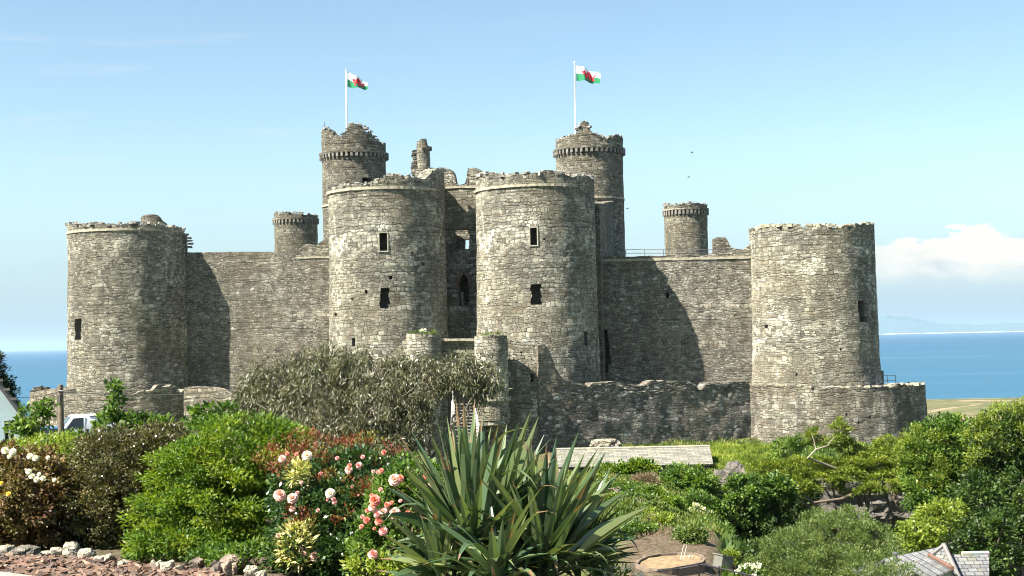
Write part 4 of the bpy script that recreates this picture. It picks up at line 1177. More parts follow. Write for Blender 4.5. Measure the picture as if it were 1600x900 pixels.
bed = thing('raised_bed', 'oval raised bed of dry straw-coloured soil inside the patio railing', 'garden bed', W(1052, 886, 37.0))
def at_z(px, py, z):
    d = W(px, py, 1.0); return d * (z / d.z)
BP = [(996, 884), (1000, 878), (1012, 872), (1032, 868), (1058, 866.5), (1084, 867), (1096, 870), (1098, 876), (1094, 881), (1075, 885), (1050, 889.5), (1028, 892), (1008, 890)]
n_ = 52; rim = []
for i in range(n_):
    t = i / n_ * len(BP); a_, f_ = int(t), t - int(t); p, q = BP[a_], BP[(a_ + 1) % len(BP)]
    rim.append(at_z(p[0] + (q[0] - p[0]) * f_, p[1] + (q[1] - p[1]) * f_, -5.95))
cc = sum(rim, Vector()) / n_
mb = MB(); vs = [cc + Vector((0, 0, 0.05))]
for f_ in (0.35, 0.7, 0.96):
    for i, p in enumerate(rim):
        q = cc.lerp(p, f_); vs.append(q + Vector((0, 0, 0.03 * noise.noise(q * 3))))
fs = [(0, 1 + i, 1 + (i + 1) % n_) for i in range(n_)]
for r_ in (0, 1):
    for i in range(n_): fs.append((1 + r_ * n_ + i, 1 + (r_ + 1) * n_ + i, 1 + (r_ + 1) * n_ + (i + 1) % n_, 1 + r_ * n_ + (i + 1) % n_))
mb.add(vs, fs).build('soil', M_straw, bed, smooth=50)
mb = MB(); vs = []; fs = []
for i, p in enumerate(rim):
    d = (p - cc); d.z = 0; d.normalize()
    for a, b in ((0.0, 0.05), (0.07, 0.05), (0.09, -0.30), (0.0, -0.30)): vs.append(p + d * a + Vector((0, 0, b)))
for i in range(n_):
    j = (i + 1) % n_
    for q in range(4): fs.append((i * 4 + q, j * 4 + q, j * 4 + (q + 1) % 4, i * 4 + (q + 1) % 4))
mb.add(vs, fs).build('rim', plain('brown_edging_stone', (0.16, 0.12, 0.085), 0.9, var=0.35, scale=6, bump=0.02), bed)
railing([(1000, 897), (1062, 888), (1105, 881)], 35.2, 0.0, 'black metal railing of the patio running up to the right', 2, (0.0,), M_black, r=0.022)
rl = thing('railing', 'black railing with posts descending to the lower right of the patio', 'railing', W(1095, 905, 34.5))
for (a, b) in (((1098, 882, 35.0), (1215, 909, 33.5)), ((1062, 889, 35.1), (1098, 882.5, 35.0))):
    MB().tube([W(*a), W(*b)], 0.024, 6).build('rail', M_black, rl)
MB().tube([W(1098, 895, 34.9), W(1215, 923, 33.4)], 0.02, 6).build('rail', M_black, rl)
for px, py in ((1092, 883), (1124, 888), (1160, 897)):
    p = W(px, py, 34.8); MB().tube([p + Vector((0, 0, 0.05)), p + Vector((0, 0, -0.9))], 0.024, 6).build('post', M_black, rl)
o = MB().box(W(1118, 906, 35.6) + Vector((0, 0, -0.2)), (3.4, 1.6, 0.1)).build('patio_slab', M_concrete); tag(o, 'pale concrete patio floor behind the black railing', kind='structure')
for (xa, ya, xb, yb, lab) in ((1062, 879, 1068, 853, 'white bent tube frame, the taller one standing in the oval bed'), (1075.5, 880, 1077, 867, 'white bent tube frame, the shorter one at the right of the oval bed')):
    a, b = W(xa, ya, 37.3), W(xb, yb, 37.5)
    dx_ = Vector((0.085, 0.02, 0.0))
    o = MB().tube([a, a.lerp(b, .6), b, b + dx_ * 0.5 + Vector((0, 0, .03)), b + dx_, a.lerp(b, .6) + dx_, a + dx_], 0.007, 6).build('tube_frame', plain('worn_white_tube', (0.45, 0.45, 0.43), 0.5)); tag(o, lab, 'frame')
sb = thing('wooden_crate', 'grey weathered wooden bin tilted beside the yellow pot plant', 'bin', W(1130, 885, 36.5))
c = W(1130, 878, 36.6); ro = Matrix.Rotation(0.5, 3, 'Z') @ Matrix.Rotation(0.25, 3, 'Y')
M_greywood = plain('grey_green_board', (0.11, 0.112, 0.09), 0.8, var=0.25, scale=4)
for d, s_ in (((0, -.17, 0), (.36, .03, .3)), ((0, .17, 0), (.36, .03, .3)), ((-.17, 0, 0), (.03, .31, .3)), ((.17, 0, 0), (.03, .31, .3))): MB().box(c + ro @ Vector(d), s_, ro).build('side_board', M_greywood, sb)
MB().box(c + ro @ Vector((0, 0, .17)), (.44, .44, .03), ro).build('lid', M_greywood, sb)

# ================================================================ left side: house, pole, cable, vans
th = R(22.0)
ux = Vector((math.cos(th), math.sin(th), 0)); uy = Vector((-math.sin(th), math.cos(th), 0))
YH0 = 40.0
cr_ = W(34.0, 646, YH0)                                   # right eave corner of the gable wall
hw = 2.6; pitch = R(56)
ap = cr_ - ux * hw + Vector((0, 0, hw * math.tan(pitch))); le = cr_ - ux * 2 * hw
zg = Hf(cr_.x, YH0) - 0.6
house = thing('cottage', 'pale blue rendered cottage gable at the left edge with grey verge', 'house', (cr_.x - 2, YH0, zg))
M_render = plain('pale_blue_render', (0.56, 0.70, 0.72), 0.85, var=0.06, scale=1.5, bump=0.01)
dn_ = lambda p: Vector((p.x, p.y, zg))
wl, wr, wz0, wz1 = W(7, 660, YH0), W(21.5, 660, YH0), W(14, 692, YH0).z, W(14, 657, YH0).z
def onwall(px, py):
    """point of the gable plane at a pixel"""
    d = W(px, py, 1.0); n = uy; t = cr_.dot(n) / d.dot(n); return d * t
# gable wall with a window opening
w00, w10, w11, w01 = onwall(6.5, 692), onwall(23, 692), onwall(23, 657), onwall(6.5, 657)
for p in (w11, w01): p.z = w11.z
for p in (w00, w10): p.z = w10.z
w00.x, w00.y = w01.x, w01.y; w10.x, w10.y = w11.x, w11.y
def colm(p, z): return Vector((p.x, p.y, z))
def roof_z(p):
    s_ = (p - cr_).dot(ux); return cr_.z + min(-s_, 2 * hw + s_) * math.tan(pitch)
mb = MB()
A_, B_ = colm(le, zg), colm(cr_, zg)
mb.add([A_, colm(w00, zg), colm(w00, roof_z(w00)), ap, le], [(0, 1, 2, 3, 4)]) if (w00 - ap).dot(ux) > 0 else None
mb.add([colm(w00, zg), colm(w10, zg), w10, w00], [(0, 1, 2, 3)])
mb.add([w01, w11, colm(w11, roof_z(w11)), colm(w01, roof_z(w01))], [(0, 1, 2, 3)])
mb.add([colm(w10, zg), B_, cr_, colm(w10, roof_z(w10))], [(0, 1, 2, 3)])
mb.add([B_, B_ + uy * 7, cr_ + uy * 7, cr_], [(0, 1, 2, 3)])
mb.add([A_, A_ + uy * 7, le + uy * 7, le], [(0, 1, 2, 3)])
mb.add([A_ + uy * 7, B_ + uy * 7, cr_ + uy * 7, ap + uy * 7, le + uy * 7], [(0, 1, 2, 3, 4)])
mb.build('wall', M_render, house)
wn = MB()
for p, q in ((w00, w10), (w10, w11), (w11, w01), (w01, w00)): wn.add([p, q, q + uy * .14, p + uy * .14], [(0, 1, 2, 3)])
for p, q in ((w00, w10), (w01, w11), (w00, w01), (w10, w11), ((w00 + w10) / 2, (w01 + w11) / 2)):
    wn.tube([p + uy * .1, q + uy * .1], 0.03, 4)
wn = wn.build('window', MS['white_paint'], house)
MB().add([w00 + uy * .13, w10 + uy * .13, w11 + uy * .13, w01 + uy * .13], [(0, 1, 2, 3)]).build('pane', plain('window_glass', (0.03, 0.03, 0.035), 0.08), wn)
nz_ = Vector((0, 0, 1))
for sgn, e in ((1, cr_), (-1, le)):
    d = (e - ap).normalized(); eo = e + d * 0.25
    up = Vector((0, 0, 0.07))
    slab(eo - uy * .25 + up, eo + uy * 7.2 + up, ap + uy * 7.2 + up, ap - uy * .25 + up, 0.1, M_SLATE_GREY, 'roof', house)
    MB().add([ap - uy * .27 + up * 1.3, eo - uy * .27 + up * 1.3, eo - uy * .27 - nz_ * .16, ap - uy * .27 - nz_ * .16, ap - uy * .23 + up * 1.3, eo - uy * .23 + up * 1.3, eo - uy * .23 - nz_ * .16, ap - uy * .23 - nz_ * .16],
             [(0, 1, 2, 3), (7, 6, 5, 4), (0, 4, 5, 1), (3, 2, 6, 7), (1, 5, 6, 2)]).build('bargeboard', plain('grey_verge_board', (0.12, 0.11, 0.11), 0.8), house)
for t in np.linspace(0.0, 1.0, 16):
    p = ap.lerp(cr_ + (cr_ - ap).normalized() * 0.25, t) - uy * .2 + nz_ * .1
    MB().box(p, (0.16, 0.2, 0.07), Matrix.Rotation(th, 3, 'Z')).build('verge_tile', M_RIDGE, house)
MB().tube([colm(cr_, zg) - uy * .06 + ux * .05, colm(cr_, cr_.z - .1) - uy * .06 + ux * .05], 0.05, 8).build('downpipe', plain('grey_pipe', (.12, .16, .17), .5), house)

M_pole = plain('weathered_pole', (0.15, 0.115, 0.085), 0.85, var=0.3, scale=4)
pt_ = W(94.5, 601, 52.0); pbm = Vector((pt_.x + .02, 52, Hf(pt_.x, 52)))
tp = thing('utility_pole', 'weathered timber utility pole in front of the ruined low wall', 'pole', pbm)
MB().tube([pbm, pt_], [0.13, 0.10], 12).build('pole', M_pole, tp, smooth=50)
p = W(92, 624, 51.86); MB().box(p, (0.12, 0.12, 0.32)).build('junction_box', plain('box_grey', (.10, .09, .08), .6), tp)
MB().tube([W(91, 611, 51.9), W(99, 611, 51.9)], 0.03, 6).build('bracket', M_metal, tp)
cab = []
for t in np.linspace(0, 1, 24):
    p = W(98, 612.5, 51.9).lerp(W(372, 606, 120), t); p.z -= 0.9 * 4 * t * (1 - t) * 0.35; cab.append(p)
o = MB().tube(cab, 0.018, 5).build('overhead_cable', M_metal); tag(o, 'thin cable sagging from the utility pole across to the castle', 'cable')
cab = [W(91, 612.5, 51.9).lerp(W(-40, 612, 42), t) - Vector((0, 0, 0.2 * 4 * t * (1 - t))) for t in np.linspace(0, 1, 12)]
o = MB().tube(cab, 0.012, 5).build('overhead_cable', M_metal); tag(o, 'thin cable from the utility pole to the blue cottage', 'cable')

def vehicle(name, label, cat, c, rz, Ld, Wd, Hb, prof, body_col, win, extras=()):
    """prof: side outline (x along the length, z); extruded across with tumblehome"""
    root = thing(name, label, cat, c)
    rot = Matrix.Rotation(rz, 3, 'Z')
    T = lambda p: Vector(c) + rot @ Vector(p)
    bm_ = plain(name + '_paint', body_col, 0.25, var=0.03); gl = plain(name + '_glass', (0.02, 0.024, 0.028), 0.06)
    rb_ = plain(name + '_rubber', (0.02, 0.02, 0.02), 0.8); ch = plain(name + '_trim', (0.05, 0.05, 0.05), 0.5)
    n = len(prof); vs = []; 
    for s_ in (-1, 1):
        for ins, sh_ in ((0.0, 1.0),):
            for x, z in prof:
                w_ = Wd / 2 * (1 - 0.10 * max(0.0, (z - Hb) / 1.0))
                vs.append((x, s_ * w_, z))
    fs = [tuple(range(n))[::-1], tuple(range(n, 2 * n))] + [(i, (i + 1) % n, n + (i + 1) % n, n + i) for i in range(n)]
    bmx = bmesh.new(); vv = [bmx.verts.new(p) for p in vs]
    for f in fs: bmx.faces.new([vv[i] for i in f])
    bmesh.ops.bevel(bmx, geom=list(bmx.edges), offset=0.05, segments=2, affect='EDGES', profile=0.6)
    mb = MB(); bmx.verts.ensure_lookup_table(); bmx.verts.index_update()
    mb.v = [tuple(T(v.co)) for v in bmx.verts]; mb.f = [tuple(v.index for v in f.verts) for f in bmx.faces]; mb.m = [0] * len(mb.f); bmx.free()
    body = mb.build('body', bm_, root, smooth=40)
    for (kind, pts) in win:                             # panes lie a little proud of the body
        if kind == 'side':
            for s_ in (-1, 1):
                q = [T((x, s_ * (Wd / 2 * (1 - 0.10 * max(0.0, (z - Hb)))+ 0.006), z)) for x, z in pts]
                MB().poly_prism(q, rot @ Vector((0, -s_ * 0.03, 0))).build('side_window', gl, root)
        else:
            (xa, za), (xb, zb_) = pts
            wa = Wd / 2 * 0.86; nrm = Vector((zb_ - za, 0, xa - xb)).normalized()
            if kind == 'windscreen': nrm = nrm if nrm.x > 0 else -nrm
            else: nrm = nrm if nrm.x < 0 else -nrm
            q = [T(Vector((xa, -wa, za)) + nrm * .008), T(Vector((xa, wa, za)) + nrm * .008), T(Vector((xb, wa * .94, zb_)) + nrm * .008), T(Vector((xb, -wa * .94, zb_)) + nrm * .008)]
            MB().poly_prism(q, rot @ (-nrm * 0.03)).build(kind, gl, root)
    xs = [p[0] for p in prof]
    for wx in (min(xs) + Ld * 0.2, max(xs) - Ld * 0.2):
        for s_ in (-1, 1):
            a = T((wx, s_ * (Wd / 2 - 0.2), 0.33)); b = T((wx, s_ * (Wd / 2 + 0.02), 0.33))
            wh = MB().tube([a, b], 0.33, 20).build('wheel', rb_, root, smooth=40)
            MB().tube([b, b + (b - a).normalized() * 0.012], 0.2, 14).build('rim', plain('wheel_rim', (.5, .5, .5), .3, .8), wh, smooth=40)
    for s_ in (-1, 1):
        MB().box(T((max(xs) - 0.02, s_ * Wd * 0.36, 0.78)), (0.1, 0.28, 0.16), rot).build('headlight', plain('lamp_glass', (.7, .7, .7), .1), root)
        MB().box(T((min(xs) + 0.02, s_ * Wd * 0.42, 0.95)), (0.08, 0.14, 0.4), rot).build('tail_light', plain('red_lens', (.4, .01, .01), .2), root)
        MB().box(T((max(xs) - Ld * .3, s_ * (Wd / 2 + 0.08), 1.12)), (0.08, 0.16, 0.2), rot).build('mirror', ch, root)
    MB().box(T((max(xs) + .03, 0, 0.42)), (0.12, Wd * .96, 0.2), rot).build('bumper', ch, root)
    for (nm, pts, th_, col) in extras:
        for s_ in (-1, 1):
            q = [T((x, s_ * (Wd / 2 * (1 - 0.10 * max(0.0, (z - Hb))) + 0.004), z)) for x, z in pts]
            MB().poly_prism(q, rot @ Vector((0, s_ * 0.012, 0))).build(nm, plain(nm, col, .5), root)
    return root
gv_ = ground_at(128, 80.0); gv_.z = W(128, 702, 80).z
vehicle('parked_van', 'white van parked behind the utility pole, partly hidden by shrubs', 'van', gv_ + Vector((0.1, 0, 0.05)), R(205), 4.4, 1.75, 1.1,
    [(-2.1, .3), (2.1, .3), (2.15, .9), (1.35, 1.08), (0.75, 1.92), (-2.0, 1.95), (-2.1, 1.5)], (0.80, 0.82, 0.84),
    [('side', [(1.15, 1.15), (0.68, 1.78), (0.15, 1.8), (0.15, 1.15)]), ('windscreen', ((1.33, 1.12), (0.8, 1.85))), ('rear_window', ((-2.08, 1.5), (-2.02, 1.88)))],
    extras=(('door_seam', [(0.05, 0.45), (0.05, 1.8), (0.01, 1.8), (0.01, 0.45)], 0, (.2, .2, .2)), ('side_panel', [(-0.5, 1.2), (-0.5, 1.75), (-0.75, 1.75), (-0.75, 1.2)], 0, (.3, .31, .33)), ('roof_stripe', [(-0.2, 1.82), (-0.2, 1.89), (-1.7, 1.89), (-1.7, 1.82)], 0, (.1, .1, .12))))
gv_ = ground_at(62, 76.0); gv_.z = W(62, 710, 76).z
vehicle('parked_car', 'dark blue car between the pale cottage and the white van', 'car', gv_, R(190), 4.2, 1.75, 0.9,
    [(-2.1, .3), (2.1, .3), (2.1, .75), (1.1, .95), (0.45, 1.46), (-1.2, 1.5), (-1.9, 1.0), (-2.1, .9)], (0.05, 0.12, 0.24),
    [('side', [(0.9, 1.0), (0.42, 1.38), (-0.1, 1.4), (-0.1, 1.0)]), ('side', [(-0.2, 1.0), (-0.2, 1.4), (-1.1, 1.42), (-1.5, 1.05)]), ('windscreen', ((1.05, 1.0), (0.5, 1.42))), ('rear_window', ((-1.85, 1.05), (-1.25, 1.46)))])

# gulls over the castle
class SB(MB):
    """a shape builder that shrinks what it holds towards a centre"""
    def __init__(s, c): super().__init__(); s.c = Vector(c)
    def build(s, *a, **k):
        s.v = [tuple(s.c + (Vector(p) - s.c) * 0.6) for p in s.v]
        return super().build(*a, **k)
def bird(px, py, Y, label, wing, tilt):
    c = W(px, py, Y); root = thing('bird', label, 'bird', c, 'small birds flying around the castle')
    mt = plain('dark_feathers', (0.07, 0.07, 0.075), .8)
    b = SB(c).tube([c + Vector((-.22, 0, 0)), c + Vector((-.12, 0, .02)), c + Vector((.02, 0, .03)), c + Vector((.14, 0, .04)), c + Vector((.21, 0, .05)), c + Vector((.27, 0, .04))], [.01, .05, .075, .05, .045, .008], 10).build('body', mt, root, smooth=60)
    for s_ in (-1, 1):
        w0 = c + Vector((.05, 0, .05)); mid = w0 + Vector((.02, s_ * wing * .5, tilt)); tip = w0 + Vector((-.1, s_ * wing, tilt * .4))
        SB(c).poly_prism([w0 + Vector((.06, 0, 0)), mid + Vector((.07, 0, 0)), tip, mid + Vector((-.08, 0, 0)), w0 + Vector((-.1, 0, 0))], (0, 0, .012)).build('wing', mt, root)
    SB(c).poly_prism([c + Vector((-.2, 0, .01)), c + Vector((-.34, .06, 0)), c + Vector((-.34, -.06, 0))], (0, 0, .01)).build('tail', mt, root)
bird(1081, 239, 140, 'small dark bird highest in the sky right of the gatehouse', .42, .16)
bird(1076, 277, 141, 'small dark bird gliding just below the highest bird', .36, .10)
bird(980, 326, 138, 'dark bird beside the right edge of the right stair turret', .40, .05)
# ================================================================ plants
def unit(a): return a / np.maximum(np.linalg.norm(a, axis=-1, keepdims=True), 1e-9)
def ell(px, py, Y, rx, ry, depth):
    c = W(px, py, Y); s = Y / F
    return (c.x, c.y, c.z, rx * s, depth, ry * s)
def crown_pts(ells, clumps, clump_r, per, rs, flat=0.75, up=0.25, lo=0.55, out=0.8, spread=0.6):
    """leaf positions in clumps over a set of ellipsoids"""
    vol = np.array([(e[3] * e[4] + e[3] * e[5] + e[4] * e[5]) for e in ells]); vol = vol / vol.sum()
    P, D, N, V = [], [], [], []
    for e, f in zip(ells, vol):
        n = max(1, int(round(clumps * f)))
        d = unit(rs.normal(size=(n, 3)))
        rad = lo + (1 - lo) * rs.random((n, 1)) ** 0.6
        c = np.array(e[:3]) + d * rad * np.array(e[3:])
        cr = clump_r * rs.uniform(0.6, 1.35, (n, 1))
        off = unit(rs.normal(size=(n, per, 3))) * (rs.random((n, per, 1)) ** 0.45) * cr[:, None, :]
        off[..., 2] *= flat
        p = c[:, None, :] + off
        od = unit(d / np.array(e[3:]))[:, None, :]
        ax = unit(unit(off) * 0.7 + od * out + rs.normal(size=(n, per, 3)) * spread + np.array([0, 0, up]))
        nn = unit(np.array([0, 0, 0.9]) + od * 0.5 + rs.normal(size=(n, per, 3)) * 0.55)
        v = 0.55 * rs.random((n, 1)) + 0.45 * rs.random((n, per))
        P.append(p.reshape(-1, 3)); D.append(ax.reshape(-1, 3)); N.append(nn.reshape(-1, 3)); V.append(v.reshape(-1))
    return np.concatenate(P), np.concatenate(D), np.concatenate(N), np.concatenate(V)
def leaves(name, P, D, N, L, Wd, mat, parent, var, rs, fold=0.12, below=None):
    if below is not None:                                # keep leaves above the ground
        g = H(P[:, 0], P[:, 1]); k = P[:, 2] > g + below
        P, D, N, var = P[k], D[k], N[k], var[k]
    n = len(P)
    Sd = unit(np.cross(D, N)); Nn = np.cross(Sd, D)
    L = L * rs.uniform(0.65, 1.3, (n, 1)); Wd = Wd * rs.uniform(0.7, 1.25, (n, 1))
    mid = P + D * L * 0.48
    V = np.stack([P, mid + Sd * Wd / 2 + Nn * Wd * fold, P + D * L - Nn * Wd * fold, mid - Sd * Wd / 2 + Nn * Wd * fold], 1)
    return quad_mesh(name, V, mat, parent, var)
M_BARK = plain('bark', (0.13, 0.10, 0.075), 0.9, var=0.35, scale=5, bump=0.02)
M_BARK_PALE = plain('pale_bark', (0.22, 0.185, 0.14), 0.85, var=0.25, scale=5, bump=0.015)
M_TWIG = plain('brown_twig', (0.17, 0.10, 0.065), 0.85, var=0.3, scale=5)

def limbs(base, tops, r0, rs, mat, parent, name='trunk', wander=0.12, seg=7):
    mb = MB()
    for i, t in enumerate(tops):
        t = Vector(t); b = Vector(base)
        pts = [b]
        L = (t - b).length
        for k in range(1, 6):
            f_ = k / 5
            p = b.lerp(t, f_) + Vector((rs.normal() * wander * L * .25, rs.normal() * wander * L * .25, (0.10 * L) * math.sin(f_ * PI) * .6))
            pts.append(p if k < 5 else t)
        mb.tube(pts, [r0 * (1 - 0.85 * k / 5) for k in range(6)], seg)
    return mb.build(name, mat, parent, smooth=60)

def plant(name, label, cat, base, ells, clumps, clump_r, per, L, Wd, mat, seed, stem_r=0.04, stem='stem', crown='foliage', bark=None, group=None, tops=7, fold=0.12, below=0.0, **kw):
    rs = np.random.RandomState(seed)
    root = thing(name, label, cat, base, group)
    P, D, N, V = crown_pts(ells, clumps, clump_r, per, rs, **kw)
    leaves(crown, P, D, N, L, Wd, mat, root, V, rs, fold, below)
    tp = []
    for i in range(tops):
        e = ells[i % len(ells)]
        tp.append((e[0] + rs.uniform(-.6, .6) * e[3], e[1] + rs.uniform(-.5, .5) * e[4], e[2] + rs.uniform(-.2, .7) * e[5]))
    limbs(base, tp, stem_r, rs, bark or M_BARK, root, stem)
    return root, P

G = {
 'bright': leaf_mat('bright_green_leaf', [(0.0, (0.03, 0.075, 0.010)), (0.45, (0.09, 0.158, 0.014)), (0.8, (0.16, 0.215, 0.018)), (1.0, (0.26, 0.26, 0.03))], 0.35),
 'olive': leaf_mat('dark_olive_leaf', [(0.0, (0.035, 0.035, 0.014)), (0.45, (0.075, 0.07, 0.026)), (0.75, (0.11, 0.115, 0.035)), (1.0, (0.19, 0.115, 0.05))], 0.15, 0.38, 0.5),
 'rose': leaf_mat('rose_leaf', [(0.0, (0.018, 0.045, 0.012)), (0.6, (0.04, 0.085, 0.02)), (1.0, (0.09, 0.14, 0.03))], 0.2, 0.32, 0.6),
 'red': leaf_mat('red_shoot_leaf', [(0.0, (0.13, 0.03, 0.02)), (0.48, (0.20, 0.05, 0.03)), (0.62, (0.15, 0.12, 0.03)), (1.0, (0.20, 0.22, 0.04))], 0.3),
 'cream': leaf_mat('variegated_leaf', [(0.0, (0.06, 0.11, 0.02)), (0.3, (0.20, 0.24, 0.05)), (0.5, (0.52, 0.47, 0.18)), (1.0, (0.70, 0.64, 0.34))], 0.25),
 'brown': leaf_mat('brown_green_leaf', [(0.0, (0.07, 0.03, 0.015)), (0.4, (0.13, 0.075, 0.03)), (0.7, (0.12, 0.12, 0.035)), (1.0, (0.30, 0.17, 0.08))], 0.2),
 'willow': leaf_mat('grey_olive_leaf', [(0.0, (0.045, 0.042, 0.024)), (0.4, (0.082, 0.085, 0.040)), (0.75, (0.12, 0.125, 0.058)), (1.0, (0.20, 0.185, 0.13))], 0.2, 0.45, 0.5),
 'lime': leaf_mat('lime_leaf', [(0.0, (0.09, 0.13, 0.018)), (0.5, (0.18, 0.24, 0.03)), (1.0, (0.30, 0.33, 0.06))], 0.35),
 'mid': leaf_mat('mid_green_leaf', [(0.0, (0.03, 0.065, 0.014)), (0.5, (0.075, 0.14, 0.02)), (0.85, (0.14, 0.21, 0.03)), (1.0, (0.22, 0.27, 0.05))], 0.3),
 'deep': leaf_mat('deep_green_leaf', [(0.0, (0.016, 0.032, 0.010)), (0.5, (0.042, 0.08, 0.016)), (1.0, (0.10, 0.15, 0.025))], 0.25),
 'pine': leaf_mat('pine_needle', [(0.0, (0.06, 0.10, 0.012)), (0.5, (0.14, 0.19, 0.02)), (0.85, (0.23, 0.27, 0.03)), (1.0, (0.32, 0.25, 0.06))], 0.25),
 'grey': leaf_mat('grey_green_small_leaf', [(0.0, (0.05, 0.085, 0.02)), (0.5, (0.11, 0.16, 0.04)), (1.0, (0.22, 0.27, 0.09))], 0.35),
 'conifer': leaf_mat('dark_conifer_needle', [(0.0, (0.010, 0.022, 0.012)), (0.6, (0.025, 0.05, 0.022)), (1.0, (0.05, 0.085, 0.03))], 0.1),
 'grass': leaf_mat('bank_grass_blade', [(0.0, (0.05, 0.085, 0.014)), (0.5, (0.095, 0.14, 0.022)), (0.85, (0.15, 0.18, 0.035)), (1.0, (0.24, 0.20, 0.09))], 0.3),
 'dry': leaf_mat('dry_twig', [(0.0, (0.11, 0.075, 0.045)), (1.0, (0.24, 0.18, 0.105))], 0.1),
 'white': leaf_mat('white_petal', [(0.0, (0.62, 0.58, 0.45)), (0.5, (0.80, 0.78, 0.68)), (1.0, (0.86, 0.84, 0.78))], 0.25),
}
def gp(px, Y, dz=0.0):
    p = ground_at(px, Y); p.z += dz; return p

# ---------------------------------------------------------------- the hedge bank of the garden, left to right
plant('white_rose_bush', 'browning rose bush with fading white blooms at the far left of the garden', 'bush', gp(40, 12.0),
      [ell(20, 745, 12.0, 78, 52, .5), ell(55, 775, 11.9, 60, 60, .5), ell(-20, 790, 12.0, 60, 60, .5), ell(45, 830, 12.0, 85, 38, .45)], 620, .07, 40, .045, .022, G['brown'], 101, .018, bark=M_TWIG, tops=60, group=None, lo=0.35)
WR = bpy.data.objects['white_rose_bush']
plant('olive_shrub', 'dark olive-brown clipped shrub between the white roses and the bright green shrub', 'shrub', gp(190, 12.4),
      [ell(190, 735, 12.5, 90, 68, .6), ell(170, 790, 12.2, 80, 70, .55), ell(235, 770, 12.4, 60, 78, .5), ell(140, 770, 12.4, 48, 50, .4), ell(195, 835, 12.1, 60, 36, .4), ell(255, 705, 12.7, 60, 40, .4)], 1700, .075, 48, .030, .017, G['olive'], 102, .03, tops=18)
plant('bright_green_shrub', 'large bright green feathery shrub left of the pink roses', 'shrub', gp(350, 11.8),
      [ell(375, 720, 12.0, 92, 72, .6), ell(300, 745, 11.8, 68, 62, .5), ell(430, 735, 12.0, 62, 70, .5), ell(340, 800, 11.6, 92, 70, .6), ell(265, 800, 11.5, 58, 52, .4), ell(235, 845, 11.2, 45, 32, .3), ell(400, 840, 11.5, 60, 42, .4), ell(310, 850, 11.2, 70, 34, .35), ell(440, 690, 12.4, 42, 30, .3)], 720, .11, 88, .042, .017, G['bright'], 103, .03, tops=20, flat=0.45, up=0.0)
R1, _ = plant('rose_bush', 'leafy rose bush with pale pink blooms and red shoots, left of the spiky plant', 'bush', gp(520, 10.6),
      [ell(520, 790, 10.7, 92, 62, .45), ell(500, 850, 10.4, 82, 55, .4), ell(560, 745, 10.9, 75, 45, .4), ell(470, 770, 10.8, 45, 50, .35), ell(590, 800, 10.5, 55, 60, .35), ell(560, 870, 10.3, 70, 40, .35)], 820, .07, 42, .034, .022, G['rose'], 104, .012, bark=M_TWIG, tops=26)
R2, _ = plant('rose_bush', 'coral-pink rose bush with crowded blooms partly behind the spiky leaves', 'bush', gp(620, 10.0),
      [ell(625, 800, 10.0, 52, 70, .35), ell(650, 760, 10.2, 45, 45, .3), ell(590, 850, 9.9, 40, 50, .3)], 300, .06, 34, .036, .024, G['mid'], 105, .012, bark=M_TWIG, tops=16)
rs = np.random.RandomState(7)
P, D, N, V = crown_pts([ell(480, 705, 11.0, 60, 32, .3), ell(560, 715, 11.0, 72, 36, .3), ell(620, 730, 10.9, 40, 28, .25), ell(420, 715, 11.3, 22, 20, .2), ell(455, 775, 10.9, 28, 25, .2), ell(470, 730, 10.9, 50, 25, .25), ell(540, 755, 10.3, 60, 18, .12), ell(500, 800, 10.15, 50, 22, .1), ell(590, 770, 10.2, 40, 25, .1)], 215, .055, 28, rs, up=0.9, out=.3)
leaves('red_shoots', P, D, N, .032, .011, G['red'], R1, V, rs)
def var_plant(px, py, Y, rx, ry, label, seed, n):
    plant('variegated_shrub', label, 'shrub', gp(px, Y), [ell(px, py, Y, rx, ry, .14)], n, .06, 22, .052, .017, G['cream'], seed, .008, tops=6, up=.5, group='cream variegated shrubs among the roses')
var_plant(464, 853, 10.15, 26, 38, 'cream-leaved variegated shrub low at the foot of the pale pink roses', 131, 32)
var_plant(468, 741, 10.5, 16, 14, 'small cream-leaved tuft high among the red shoots', 132, 16)
plant('low_green_shrub', 'small yellow-green leafy shrub at the bottom between roses and spiky plant', 'shrub', gp(568, 9.7), [ell(575, 885, 9.7, 32, 30, .2), ell(610, 890, 9.6, 26, 22, .2)], 60, .05, 26, .04, .02, G['lime'], 133, .01)
plant('ground_ivy', 'low leafy green plant between the border stones and the bright shrub', 'plant', gp(395, 10.6), [ell(400, 872, 10.5, 60, 22, .25), ell(345, 872, 10.7, 50, 18, .25)], 70, .06, 30, .04, .024, G['mid'], 134, .008)

